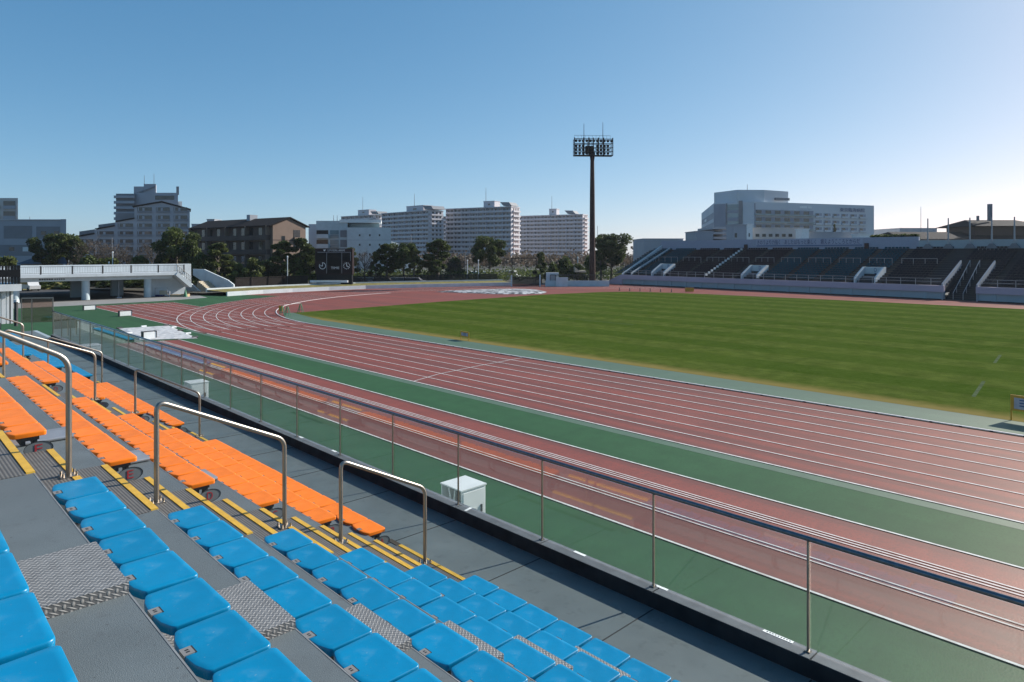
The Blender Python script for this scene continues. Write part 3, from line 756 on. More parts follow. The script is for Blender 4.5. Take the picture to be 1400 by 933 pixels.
# small markers along the far grass edge
for i, px in enumerate((847, 861, 875, 889, 903, 918)):
    d = F * H / 51.8 - i * .9; x, y = gp(px, d)
    b = MB(); b.tube([(x, y, 0), (x, y, .55)], .09, 7, r1=.05); b.box(Fr((x, y)), -.16, .16, -.16, .16, 0, .05)
    tag(b.build('edge_marker', M['frame'], loc=(x, y, 0)), 'small dark marker post on the far grass edge, one of six in a row', 'marker post', 'dark marker posts along the far grass edge')
d = F * H / 53.5; x, y = gp(943, d); fr = camfr(943, d)
r_ = empty('yellow_box', (x, y, 0), 'small yellow box standing on the far grass edge below the opposite stand', 'box')
MB().box(fr, -.7, .7, 0, .5, .08, .75).build('body', M['yellow'], r_); MB().box(fr, -.74, .74, -.04, .54, .75, .82).build('lid', M['frame'], r_)

# ================================================================== FAR END OF THE TRACK
# white wall round the bend, with a dry grass bank and a rear kerb
wall_px = [(311, 405.2), (330, 403.9), (360, 402), (400, 399.8), (450, 397.4), (500, 395.4), (550, 394), (600, 392.8), (650, 391.7), (699, 390.7)]
wp = [gp(px, F * H / (py - PY0)) for px, py in wall_px]
def offset(pts, d):
    out = []
    for i, p in enumerate(pts):
        a, b = pts[max(i - 1, 0)], pts[min(i + 1, len(pts) - 1)]; l = math.dist(a, b)
        out.append((p[0] - (b[1] - a[1]) / l * d, p[1] + (b[0] - a[0]) / l * d))
    return out
def ribbon(b, pa, pb, za, zb, m=0):
    for i in range(len(pa) - 1): b.face([(*pa[i], za), (*pa[i + 1], za), (*pb[i + 1], zb), (*pb[i], zb)], m)
def wallstrip(pts, t, z0, z1):
    b = MB(); q = offset(pts, t); n = len(pts)
    ribbon(b, pts, pts, z0, z1); ribbon(b, q, q, z0, z1); ribbon(b, pts, q, z1, z1)
    b.face([(*pts[0], z0), (*pts[0], z1), (*q[0], z1), (*q[0], z0)]); b.face([(*pts[-1], z0), (*pts[-1], z1), (*q[-1], z1), (*q[-1], z0)])
    return b
bw = empty('bend_wall', (*wp[4], 0), 'low white wall curving round the far bend of the track', 'wall')
wallstrip(wp, .25, 0, .66).build('front_wall', M['whitewall'], bw)
bk = offset(wp, 4.6)
wallstrip(bk, .3, .5, 1.08).build('rear_kerb', M['whitewall'], bw)
b = MB(); ribbon(b, offset(wp, .25), bk, .60, .86); gb = b.build('grass_bank', M['drygrass'], recalc=False); tag(gb, kind='structure')
b = MB(); q1, q2 = offset(wp, 4.9), offset(wp, 60); ribbon(b, q1, q2, .3, .3); tag(b.build('earth_bank', mat('dark_earth', (.05, .045, .03), .9, .3, 1), recalc=False), kind='structure')
# dark fence behind the bank
fb = offset(wp, 7.5)
fe = empty('park_fence', (*fb[4], .3), 'dark brown slatted fence behind the white bend wall', 'fence')
def slat_fence(root, pts, z0, z1, gap, sw, m, rails=True):
    s = MB(); r = MB(); p = MB()
    for i in range(len(pts) - 1):
        fr = Fr(pts[i], (pts[i + 1][0] - pts[i][0], pts[i + 1][1] - pts[i][1])); l = math.dist(pts[i], pts[i + 1])
        n = int(l / gap)
        for k in range(n): s.box(fr, k * l / n, k * l / n + sw, 0, .03, z0 + .1, z1)
        r.box(fr, 0, l, -.06, -.02, z0 + .3, z0 + .4); r.box(fr, 0, l, -.06, -.02, z1 - .15, z1 - .06)
        for k in range(max(1, int(l / 3))): p.box(fr, k * 3, k * 3 + .09, -.15, -.062, z0 - .3, z1 + .04)
    s.build('slat_panel', m, root); r.build('rail', m, root); p.build('fence_post', m, root)
slat_fence(fe, fb[2:5], .3, 2.5, .22, .19, M['fencebr'])
f2 = empty('black_fence', (*fb[7], .3), 'black slatted fence with gaps behind the bend wall, right of the scoreboard', 'fence')
slat_fence(f2, [fb[5]] + fb[6:], .3, 2.2, .24, .17, M['black'])
# bench at the wall
d = F * H / 46.5; fr = camfr(500, d); x, y = gp(500, d)
r_ = empty('wall_table', (x, y, 0), 'dark thin-legged table standing in front of the bend wall', 'table')
MB().box(fr, -.95, .95, 0, .7, 1.0, 1.07).build('table_top', M['frame'], r_)
for sx in (-.9, .82):
    for yy in (.02, .6): MB().box(fr, sx, sx + .07, yy, yy + .07, 0, 1.0).build('leg', M['frame'], r_)

# ---------------- overpass on the left
OV = Fr((0, 111.5), (1, 0.02))
DZ = 4.55
def ovx(px, yy=0): return OV.hit(px, yy)[0]
ov = empty('overpass', (25, 112, 0), 'white raised walkway bridge on thick columns at the far left end of the track', 'bridge')
xa, xb = -20, ovx(249)
dk0, dk1 = 3.35, 3.75
MB().box(OV, xa, xb, -1.2, 4.0, dk0 - .02, dk1).build('deck', M['whitewall'], ov)
MB().box(OV, xa, xb - 1.5, -.2, .5, 2.75, dk0 - .025).build('edge_beam', M['whitewall'], ov)
MB().box(OV, xa, ovx(259, 3.6), 3.6, 3.9, dk1, 4.95).build('rear_parapet', M['whitewall'], ov)
for px in (21, 118, 203):
    x = ovx(px)
    b = MB(); b.tube([OV.p(x, .35, 0), OV.p(x, .35, 2.9)], .52, 18); b.build('column', M['palewall'], ov, smooth=60)
for px in (105, 160): 
    x = OV.hit(px, 8)[0]; MB().box(OV, x - .8, x + .8, 7.6, 8.4, 0, 3.3).build('rear_pier', M['fwall'], ov)
MB().box(OV, xa, xb + 2, 4.1, 26, dk0, dk1 - .05).build('rear_shade_deck', M['fwall'], ov)  # added length behind the bridge keeps the ground below in shade
MB().box(OV, ovx(206) + .4, ovx(258), 1.4, 1.7, 0, dk0 - .03).build('back_wall', M['whitewall'], ov)
# sloping stair underside with its solid side
xs0, xs1 = ovx(240, -1.2), ovx(262, -1.2)
MB().prism(OV, [(xs0, dk0 - .05), (xs0 + .3, dk1), (xs1, 1.95), (xs1, 1.45), (xs1 - .25, 1.35)], -1.3, 2.2).build('stair_flight', M['whitewall'], ov)
MB().box(OV, xb + .1, ovx(260, 3.0), 2.6, 2.9, 1.8, 4.95).build('stair_parapet', M['whitewall'], ov)
b = MB()
for i in range(6): b.box(OV, ovx(53) + i * .28, ovx(53) + i * .28 + .19, -.215, -.205, 2.95, 3.15)
for i in range(5): b.box(OV, ovx(74) + i * .26, ovx(74) + i * .26 + .16, -.215, -.205, 2.97, 3.13)
b.build('lettering', M['ink'], ov)
# railing on the overpass
rl = empty('bridge_railing', (20, 110.5, dk1), 'dark metal railing along the white raised walkway', 'railing')
b = MB(); b.box(OV, xa, xb, -1.08, -1.04, dk1 + 1.02, dk1 + 1.08); b.box(OV, xa, xb, -1.08, -1.04, dk1 + .1, dk1 + .15); b.build('rail', M['frame'], rl)
b = MB()
x = xa
while x < xb:
    b.box(OV, x, x + .02, -1.07, -1.05, dk1 + .15, dk1 + 1.02); x += .2
b.build('baluster', M['frame'], rl)
x = xb - .1
while x > xa:
    MB().box(OV, x - .09, x + .09, -1.12, -1.0, dk1, dk1 + 1.15).build('railing_post', M['frame'], rl); x -= 3.7
sr = MB(); sr.tube([OV.p(xs0 + .3, -1.2, dk1 + 1.0), OV.p(xs1, -1.2, 2.95)], .04, 6); sr.tube([OV.p(xs0 + .3, -1.2, dk1 + .3), OV.p(xs1, -1.2, 2.25)], .03, 6)
for i in range(9):
    t = i / 8; xx = xs0 + .3 + (xs1 - xs0 - .3) * t; zz = dk1 + (1.95 - dk1) * t
    sr.tube([OV.p(xx, -1.2, zz), OV.p(xx, -1.2, zz + 1.0)], .03, 5)
sr.build('stair_rail', M['frame'], rl)
# things under the overpass
def simple(name, b, m, px, py, label, cat, d, group=None, smooth=None):
    x, y = gp(px, d); return tag(b.build(name, m, loc=(x, y, 0), smooth=smooth), label, cat, group)
dd = 104.0
fr = camfr(221, dd); r_ = empty('equipment_rack', (*gp(216, dd), 0), 'grey tube rack with a pale mat under the overpass stair', 'rack')
b = MB()
for x in (-1.0, .9): b.tube([fr.p(x, 0, 0), fr.p(x, 0, 1.35), ], .04, 6)
b.tube([fr.p(-1, 0, 1.35), fr.p(.9, 0, 1.35)], .04, 6); b.build('rack_frame', M['greyrail'], r_)
MB().prism(fr, [(-.35, .35), (.95, .35), (.6, .95), (-.35, .95)], .02, .3).build('mat', M['tan'], r_)
MB().box(fr, -1.0, .2, .0, .5, .05, .3).build('base_box', M['navy'], r_)
simple('wood_stack', MB().box(camfr(245, dd), -1.4, .2, 0, 1, 0, .35).box(camfr(245, dd), .25, 1.2, .1, .9, 0, .42), M['wood'], 243, 405, 'low stack of light wood under the overpass stair', 'wood stack', dd)
b = MB(); b.tube([(*gp(253.5, dd), 0), (*gp(253.5, dd), 1.15)], .32, 10, r1=.06)
simple('green_cone', b, M['greenpaint'], 253.5, 405, 'tall green cone under the foot of the overpass stair', 'cone', dd, smooth=60)
b = MB(); b.tube([(*gp(204, dd - 1), 0), (*gp(204, dd - 1), 1.1)], .18, 12)
simple('white_bollard', b, M['white'], 204, 408, 'white cylinder standing at the foot of the third bridge column', 'bollard', dd - 1, smooth=60)
b = MB(); b.tube([(*gp(231.5, dd), 0), (*gp(231.5, dd), .85)], .12, 8)
simple('grey_bollard', b, M['greyrail'], 231.5, 405, 'slim grey post beside the equipment rack', 'bollard', dd, smooth=60)
b = MB(); x, y = gp(162.5, 101); b.tube([(x, y, .1), (x, y, 2.6)], .05, 6); b.box(Fr((x, y)), -.3, .3, -.3, .3, 0, .2)
simple('pole_stand', b, M['greyrail'], 162.5, 408, 'thin grey pole on a square base under the bridge', 'pole', 101)
# white van under the bridge
def van(px, d, phi, label, m, s=1.0, name='parked_van'):
    fr = camfr(px, d, phi); root = empty(name, (*gp(px, d), 0), label, 'van' if 'van' in name else 'car', 'vehicles parked behind the bend')
    hh = 1.95 * s
    MB().prism(fr, [(-2.2, .35), (2.2, .35), (2.25, .95), (1.6, 1.05), (1.05, hh), (-2.1, hh), (-2.25, 1.2)], -.85, .85).build('body', m, root)
    MB().prism(fr, [(-1.9, 1.15), (1.35, 1.15), (.98, hh - .18), (-1.9, hh - .18)], -.87, .87).build('window', M['window'], root)
    for x in (-1.4, 1.4):
        b = MB()
        for sy in (-.88, .72): b.tube([fr.p(x, sy, .32), fr.p(x, sy + .16, .32)], .32, 12)
        b.build('wheel', M['tyre'], root)
van(41, 121, 35, 'white van parked in the shade behind the raised walkway', M['car'])
# stairs right of the overpass
ST = camfr(289, 114, 14)
sx = lambda px, yy=0: ST.hit(px, yy)[0]
st = empty('bank_stairs', (*gp(289, 114), 0), 'open stair with white solid side walls between the bridge and the bend wall', 'stairs')
xl, xm, xr = sx(264), sx(287), sx(311)
MB().prism(ST, [(xm + .5, 0), (xr, 0), (xr, 1.35), (sx(303), 2.1), (sx(281, 2), 3.9), (sx(266, 2), 3.95), (sx(266, 2), 2.9)], 1.6, 1.9).build('side_wall', M['whitewall'], st)
MB().prism(ST, [(sx(257), 0), (sx(281), 0), (sx(280), .35), (sx(262), 2.15), (sx(257), 2.2)], -1.2, -.9).build('side_wall', M['whitewall'], st)
MB().box(ST, xr - .22, xr, -.9, 1.6, 0, .9).build('end_wall', M['whitewall'], st)
for i in range(9):
    t0 = sx(295) - i * .32
    MB().box(ST, t0 - .34, t0, -.9, 1.6, 0.0, .22 * (i + 1)).build('step', M['tan'], st)
# hut at the far end of the near stand
HT = Fr((7.0, 52), (1, 0)); ht = empty('stairwell_hut', (4.5, 53, 2.3), 'white stairwell hut with a black railing on its roof at the left edge', 'hut')
hx = HT.hit(19.5)[0]; hz = zat(398, HT.hit(19)[1]); 
MB().box(HT, -6, hx + .35, -.2, 4, hz, hz + .42).build('roof_slab', M['white'], ht)
for px in (5, 12, 15.5):
    x = HT.hit(px, .3)[0]; MB().box(HT, x - .10, x + .10, .3, .5, 2.3, hz - .003).build('door_frame', M['white'], ht)
MB().box(HT, -6, hx - .2, 1.2, 3.5, 2.3, hz - .003).build('wall', M['palewall'], ht)
b = MB(); zt = hz + .42
for i in range(40):
    x = -6 + i * (hx + 6.3) / 40; b.box(HT, x, x + .09, -.1, -.06, zt, zt + 1.1)
b.box(HT, -6, hx + .3, -.12, -.04, zt + 1.1, zt + 1.17); b.box(HT, -6, hx + .3, -.12, -.04, zt + .45, zt + .9); b.box(HT, hx + .25, hx + .3, -.1, 3.5, zt, zt + 1.1)
b.build('roof_railing', M['black'], ht)
x = HT.hit(22)[0]; bp_ = empty('ball_topped_post', (*HT.p(x, -6, 0)[:2], 2.36), 'dark post with a pale round cap at the left end of the glass balustrade', 'post')
x, y = gp(22, 41); MB().tube([(x, y, 2.3), (x, y, 3.75)], .10, 8).build('shaft', M['frame'], bp_)
b = MB(); b.tube([(x, y, 3.75), (x, y, 3.80), (x, y, 3.90)], .13, 10); b.build('cap', M['white'], bp_, smooth=80)

# ---------------- scoreboard
sd = 128.0; SB = camfr(456.5, sd, 2); sb = empty('scoreboard', (*gp(456.5, sd), 0), 'dark brown scoreboard with two white clocks behind the bend wall', 'scoreboard')
k = sd / F; bx = lambda px: (px - 456.5) * k; bz = lambda py: zat(py, sd)
MB().box(SB, bx(430.5), bx(482), 0, 1.2, bz(375.5), bz(340)).build('body', M['scorebody'], sb)
MB().box(SB, bx(432), bx(481), .2, 1.0, 0, bz(375.5) - .003).build('support', M['black'], sb)
for a, c, y0, y1 in ((432, 446, 357, 345.6), (447, 467, 363.5, 345.6), (468, 479, 357, 345.6), (447, 466, 374, 369.5)):
    MB().box(SB, bx(a), bx(c), -.03, -.004, bz(y0), bz(y1)).build('screen', M['blackscreen'], sb)
b = MB()
for a in (446.4, 467.3, 479.3): b.box(SB, bx(a), bx(a) + .06, -.06, -.032, bz(374 if a < 470 else 357), bz(345))
b.box(SB, bx(434), bx(480), -.06, -.032, bz(345.4), bz(344.9)); b.build('trim', M['greyrail'], sb)
text('lettering', '江戸川区陸上競技場', SB, bx(447.2), bx(471.7), -.05, bz(343.9), bz(341.1), M['white'], sb)
em = MB(); em.prism(SB, [(bx(442), bz(342.2)), (bx(442.6), bz(341.2)), (bx(443.6), bz(341.6)), (bx(445.4), bz(341.0)), (bx(444.8), bz(342.6)), (bx(443.6), bz(344)), (bx(442.6), bz(343.2))], -.05, -.02); em.build('emblem', M['white'], sb)
text('lettering', 'TIME', SB, bx(452.5), bx(464), -.05, bz(368), bz(365), M['white'], sb)
def ring(cx, cz, r, w_, a0, a1, n=28):
    b = MB()
    for i in range(n):
        t0, t1 = R(a0 + (a1 - a0) * i / n), R(a0 + (a1 - a0) * (i + 1) / n)
        pts = [(cx + rr * math.sin(t), cz + rr * math.cos(t)) for rr, t in ((r, t0), (r, t1), (r - w_, t1), (r - w_, t0))]
        b.prism(SB, pts, -.05, -.02)
    return b
cx, cz, rr = bx(440.8), bz(363.7), 4.7 * k
r1 = ring(cx, cz, rr, .11, -5, 300); r1.box(SB, cx - .05, cx + .05, -.05, -.02, cz - .1, cz + rr * .9); r1.prism(SB, [(cx, cz + .02), (cx - .42, cz + .08), (cx - .42, cz - .02), (cx, cz - .1)], -.052, -.018); r1.build('stop_clock', M['white'], sb)
cx = bx(474.2); r2 = MB()
for i in range(12):
    t = R(30 * i); r2.box(SB, cx + rr * .9 * math.sin(t) - .07, cx + rr * .9 * math.sin(t) + .07, -.05, -.02, cz + rr * .9 * math.cos(t) - .07, cz + rr * .9 * math.cos(t) + .07)
r2.prism(SB, [(cx - .07, cz), (cx + .07, cz), (cx + .03, cz + .5), (cx - .08, cz + .5)], -.05, -.02); r2.prism(SB, [(cx - .02, cz + .06), (cx + .6, cz - .26), (cx + .55, cz - .38), (cx - .05, cz - .08)], -.052, -.018)
r2.build('clock', M['white'], sb)
tag(MB().box(SB, bx(431), bx(482), -3.2, -2.9, bz(385.5) , bz(382.6)).build('scoreboard_plinth', M['white'], loc=(*gp(456, sd), 0)), 'white plinth wall in front of the scoreboard', 'plinth')

# ---------------- gate, low buildings and cages beside the stand
gd = 136.0; GF = camfr(719, gd, 0); gk = gd / F
gx = lambda px: (px - 719) * gk; gz = lambda py: zat(py, gd)
g_ = empty('track_gate', (*gp(719, gd), 0), 'wide dark sliding gate between white posts at the far bend', 'gate')
b = MB()
for i in range(44): b.box(GF, gx(701) + i * .122, gx(701) + i * .122 + .10, 0, .05, .1, gz(378.5))
b.build('gate_panel', M['black'], g_)
for px in (699.3, 738.3): MB().box(GF, gx(px) - .14, gx(px) + .14, -.1, .2, 0, gz(376)).build('gate_post', M['whitewall'], g_)
fr_ = empty('black_portal_frame', (*gp(717, gd + 3), 0), 'tall thin black rectangular frame standing behind the dark gate', 'frame')
b = MB(); b.box(GF, gx(699.5), gx(700.6), 3, 3.15, 0, gz(353)); b.box(GF, gx(700.6), gx(734), 3, 3.15, gz(354), gz(352.8)); b.box(GF, gx(733.2), gx(734.1), 3, 3.15, 0, gz(354) - .003)
b.build('frame', M['black'], fr_)
lw = empty('lane_wall', (*gp(790, gd), 0), 'pale low wall with wire cages between the gate and the opposite stand', 'wall')
lx = lambda px: (px - 719) * gk
MB().box(GF, lx(745.5), lx(833), 0, .3, 0, gz(384)).build('low_wall', M['palewall'], lw)
MB().box(GF, lx(747), lx(764), .35, 1.4, 0, gz(373)).build('shed_wall', M['whitewall'], lw)
MB().box(GF, lx(760), lx(776), -.6, -.01, 0, gz(379.5)).build('bin_box', M['whitewall'], lw)
b = MB()
for a, c in ((752, 759), (759, 777), (777, 785), (785, 800), (800, 830)):
    b.box(GF, lx(a), lx(a) + .1, .1, .2, gz(384), gz(376)); b.box(GF, lx(a), lx(c), .12, .18, gz(376.6), gz(375.8))
    x = lx(a)
    while x < lx(c): b.box(GF, x, x + .035, .13, .17, gz(384), gz(376)); x += .2
b.build('cage', M['frame'], lw)
b = MB(); pts = [(lx(790), gz(366)), (lx(796), gz(371.5)), (lx(805), gz(371)), (lx(806), gz(374)), (lx(790), gz(373.5))]
b.prism(GF, pts, 6, 9); tag(b.build('tan_canopy', M['tan'], loc=(*gp(797, gd + 6), 0)), 'tan sloping canopy beside the foot of the floodlight tower', 'canopy')

# ---------------- floodlight tower
td = 146.0; TF = camfr(809.5, td, 0); tk = td / F; tx = lambda px: (px - 809.5) * tk; tz = lambda py: zat(py, td)
tw = empty('floodlight_tower', (*gp(809.5, td), 0), 'tall red-brown floodlight mast with a dark bank of lamps and two lightning rods', 'floodlight')
b = MB(); x, y = gp(809.8, td)
b.tube([(x, y, 0), (x, y, 8), (x, y, 20), (x, y, tz(219))], .70, 18, r1=.42); b.build('mast', M['tower'], tw, smooth=60)
b = MB(); b.tube([(x, y, tz(219)), (x, y, tz(214)), (x, y, tz(211))], .45, 14, r1=.62); b.tube([(x, y, 0), (x, y, .6)], 1.0, 14); b.build('collar', M['tower'], tw, smooth=40)
HF = camfr(810.5, td, -4); hx = lambda px: (px - 810.5) * tk
b = MB()
for zz in (213.3, 207.8, 203.0, 197.5, 191.2): 
    b.box(HF, hx(784), hx(837), -1.0, -.85, tz(zz) - .07, tz(zz) + .07); b.box(HF, hx(784), hx(837), .5, .62, tz(zz) - .05, tz(zz) + .05)
for px in (784.2, 797, 804, 810, 817, 824, 836.8):
    w_ = .09 if px in (784.2, 836.8, 810) else .13
    b.box(HF, hx(px) - w_, hx(px) + w_, -1.05, -.85, tz(213.3), tz(189.5))
    b.box(HF, hx(px) - .05, hx(px) + .05, .5, .62, tz(213.3), tz(191))
    b.box(HF, hx(px) - .05, hx(px) + .05, -.85, .5, tz(213.3) - .05, tz(213.3) + .05)
for i in range(8): b.tube([HF.p(hx(784) + i * 1.04, -.9, tz(213)), HF.p(hx(784) + i * 1.04 + 1.0, .55, tz(197))], .045, 4)
b.box(HF, hx(784), hx(837), -1.0, .6, tz(213.6) - .06, tz(213.6)); b.box(HF, hx(800.5), hx(812), -.2, .8, tz(210), tz(200))
b.build('lamp_frame', M['black'], tw)
for r_i, zz in enumerate((193.8, 200.6, 205.5, 210.6)):
    for i in range(11 if r_i == 0 else 10):
        px = 786.2 + i * 4.85
        c = Vector(HF.p(hx(px), -1.0, tz(zz))); f_ = Vector((-HF.y[0], -HF.y[1], -.35)).normalized()
        if r_i in (1, 2) and 799 < px < 812: continue
        lb = MB(); lb.tube([c - f_ * .35, c, c + f_ * .18], .17, 10, r1=.30); lb.build('lamp', M['black'], tw, smooth=50)
for px, t in ((797.2, 170.5), (823.2, 168.5)):
    MB().tube([HF.p(hx(px), -.9, tz(197)), HF.p(hx(px), -.9, tz(t))], .085, 6, r1=.04).build('lightning_rod', M['black'], tw)
b = MB(); b.tube([HF.p(hx(784) + i * .77, -1.1, tz(190.3) + .55 + .0 * i) for i in range(11)], .03, 4)
for i in range(11): b.tube([HF.p(hx(784) + i * .77, -1.1, tz(190.8)), HF.p(hx(784) + i * .77, -1.1, tz(190.3) + .55)], .025, 4)
b.build('top_rail', M['black'], tw)

# ================================================================== OPPOSITE STAND
OB, OA = (117.4, 88.9), (110.6, 18.2)
OF = Fr(OB, (OA[0] - OB[0], OA[1] - OB[1]))
NR, RD, RZ, Z0 = 16, .80, .335, 2.02
LX = 112.0
def ox(px, yy=0.0): return OF.hit(px, yy)[0]
YB = .6 + NR * RD
ZB = Z0 + NR * RZ
os_ = empty('opposite_stand', OF.p(40, 5, 0), 'long shaded concrete stand across the field with teal and dark maroon seats', 'stand')
xS0, xS1 = ox(1290), ox(1334)          # the wide stair
for xa_, xb_ in ((0, xS0), (xS1, LX)):
    MB().box(OF, xa_, xb_, .30, .55, .12, 1.1).build('front_wall', M['fwall'], os_)
    MB().box(OF, xa_, xb_, 0, .55, 1.103, 2.03).build('fascia', M['fascia'], os_)
    x = xa_ + 1.8
    while x < xb_ - .5: MB().box(OF, x, x + .55, .18, .298, .1, 1.1).build('pilaster', M['fwall'], os_); x += 3.55
    MB().box(OF, xa_, xb_, .2, .5, 0, .10).build('plinth', M['black'], os_)  # dark strip painted for the base shadow and ground gutter
b = MB()
pr = [(.56, 1.0), (.56, Z0)]
for r in range(NR): pr += [(.6 + r * RD + RD, Z0 + r * RZ), (.6 + r * RD + RD, Z0 + r * RZ + RZ)]
pr += [(YB + 2.2, ZB), (YB + 2.2, 1.0)]
b.xprism(OF, pr, 0, xS0); b.xprism(OF, pr, xS1, LX)
pr2 = [(.4, 0), (.4, .1)] + [p for i in range(16) for p in ((.4 + i * .42 + .42, .1 + i * .27), (.4 + i * .42 + .42, .1 + i * .27 + .27))]
zz = pr2[-1][1]; yy = pr2[-1][0]
r0 = int((yy - .6) / RD) + 1
pr2 += [(.6 + r0 * RD, zz)]
for r in range(r0, NR): pr2 += [(.6 + r * RD, Z0 + r * RZ), (.6 + r * RD + RD, Z0 + r * RZ)]
pr2 += [(YB + 2.2, ZB), (YB + 2.2, 0)]
b2 = MB(); b2.xprism(OF, pr2, xS0 + .005, xS1 - .005)
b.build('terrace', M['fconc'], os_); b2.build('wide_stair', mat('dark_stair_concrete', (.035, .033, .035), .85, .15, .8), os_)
xw0 = ox(1256, YB)
MB().box(OF, -.5, xw0, YB + .01, YB + .5, ZB - .3, ZB + 2.0).build('back_wall', M['banner'], os_)
MB().box(OF, xw0, LX, YB + .01, YB + .5, ZB - .3, ZB + 1.35).build('back_wall', M['fwall'], os_)
# end stair at the left with white edges
e0 = 0.0
pe = [(.4, 1.4), (.4, 2.3), (YB, ZB + 1.0), (YB + .5, ZB + 1.9), (YB + .5, ZB - 1), (1.2, 1.0)]
MB().xprism(OF, pe, -.45, -.12).build('end_parapet', M['whitewall'], os_)
pe2 = [(.6, Z0 + .03), (.6, Z0 + .55), (YB - .2, ZB + .5), (YB - .2, ZB + .02)]
MB().xprism(OF, pe2, 2.05, 2.2).build('stair_parapet', M['whitewall'], os_)
MB().prism(OF, [(-4.2, 0), (0, 0), (0, 2.05), (-.5, 2.05), (-4.2, .55)], .0, .3).build('ramp_wall', M['fascia'], os_)
for xx in (xS0 - .3, xS1 + .02):
    MB().xprism(OF, [(.1, 0), (.1, 2.3), (7.2, Z0 + 8 * RZ + .9), (7.2, Z0 + 8 * RZ - .2), (.6, .6)], xx, xx + .18).build('stair_side_wall', M['greyb'], os_)
# aisles: positions along the stand from the pixel columns of their upper ends
aX = [ox(px, YB) for px in (892, 922.5, 955.5, 987.7, 1020.7, 1053.7, 1088, 1124.6, 1165.5, 1206, 1249)]
cols = ['teal', 'teal', 'teal', 'maroon', 'maroon', 'maroon', 'maroon', 'teal', 'teal', 'teal', 'teal', 'navyseat']
xM0, xM1 = ox(1316, YB), ox(1329, YB)
for i, x in enumerate(aX):
    b = MB()
    for r in range(NR):
        b.box(OF, x - .45, x + .45, .6 + r * RD, .6 + r * RD + RD + .03, Z0 + r * RZ - .02, Z0 + r * RZ + .17)
    b.build('aisle_steps', M['aisle'], os_)
b = MB()
for r in range(NR): b.box(OF, .15, 2.0, .6 + r * RD, .6 + r * RD + RD + .03, Z0 + r * RZ - .02, Z0 + r * RZ + .17)
b.build('end_steps', M['aisle'], os_)
vom = [(908.5, 'B'), (1033.5, 'D'), (1191, 'O')]
VW = 1.55
vx = [ox(px, 3.0) for px, _ in vom]
seg = []
ed = [2.4] + aX + [xM0 - .6]
for i in range(len(ed) - 1): seg.append((ed[i] + .5, ed[i + 1] - .5, cols[i]))
seg.append((xM1 + .7, ox(1400, YB) - .4, 'navyseat')); seg.append((ox(1400, YB) + .6, LX - .3, 'navyseat'))
ms = {'teal': 0, 'maroon': 1, 'navyseat': 2}
b = MB()
for xa_, xb_, c in seg:
    n = int((xb_ - xa_) / .5)
    for r in range(NR):
        y, z = .6 + r * RD, Z0 + r * RZ
        for i in range(n):
            x = xa_ + i * (xb_ - xa_) / n
            if xS0 - .6 < x < xS1 + .3 and y < 8: continue
            if y < 5.2 and any(abs(x + .2 - q) < VW + .35 for q in vx): continue
            b.box(OF, x, x + .43, y + .30, y + .66, z + .36, z + .41, ms[c]); b.box(OF, x, x + .43, y + .66, y + .71, z + .36, z + .66, ms[c])
            
o_ = b.build('far_seats', [M['teal'], M['maroon'], M['navyseat']])
tag(o_, 'rows of tiny teal, maroon and navy seats filling the opposite stand', 'seats', kind='stuff')
for (px, ch), x in zip(vom, vx):
    v = empty('vomitory', OF.p(x, 2.5, Z0), 'white entrance block with letter %s in the lower rows of the opposite stand' % ch, 'entrance', 'white entrance blocks in the opposite stand')
    side = [(.75, Z0 - .02), (.75, Z0 + .75), (1.3, Z0 + 1.15), (3.7, Z0 + 2.45), (4.4, Z0 + 2.45), (4.4, Z0)]
    for s in (-1, 1): MB().xprism(OF, side, x + s * VW - .12, x + s * VW + .12).build('side_wall', M['whitewall'], v)
    MB().box(OF, x - VW + .125, x + VW - .125, 4.0, 4.4, Z0, Z0 + 2.42).build('back_wall', M['palewall'], v)
    MB().box(OF, x - VW + .3, x + VW - .3, 2.6, 3.0, Z0 - .01, Z0 + 1.0).build('opening', M['greybdk'], v)
    text('lettering', ch, OF, x + .0, x + .42, 3.97, Z0 + 1.65, Z0 + 2.3, M['bluesign'], v)
    MB().box(OF, x + .05, x + .38, 3.97, 3.995, Z0 + 1.2, Z0 + 1.5).build('sign', M['bluesign'], v)
# railings on the opposite stand
fr1 = empty('front_guard_rail', OF.p(30, .3, 2.03), 'thin grey guard rail on the pinkish fascia of the opposite stand', 'railing')
b = MB(); p = MB()
for xa_, xb_ in ((.2, xS0 - .4), (xS1 + .4, LX)):
    for z in (2.55, 2.98): b.box(OF, xa_, xb_, .28, .33, z, z + .05)
    x = xa_
    while x < xb_: p.box(OF, x, x + .05, .28, .33, 2.03, 2.98); x += 2.05
b.build('rail', M['greyrail'], fr1); p.build('post', M['greyrail'], fr1)
rm = 8; ym, zm = .6 + rm * RD + .1, Z0 + rm * RZ
for i in range(len(ed) - 1):
    xa_, xb_ = ed[i] + .7, ed[i + 1] - .7
    g = empty('aisle_barrier', OF.p((xa_ + xb_) / 2, ym, zm), 'grey tube barrier halfway up the opposite stand, section %s from the left end' % ORD[i], 'barrier', 'grey barriers halfway up the opposite stand')
    b = MB(); b.box(OF, xa_, xb_, ym, ym + .05, zm + 1.1, zm + 1.16); n = 4
    for k_ in range(n): 
        x = xa_ + (xb_ - xa_ - .05) * k_ / (n - 1); b.box(OF, x, x + .05, ym, ym + .05, zm, zm + 1.1)
    b.build('tube', M['greyrail'], g)
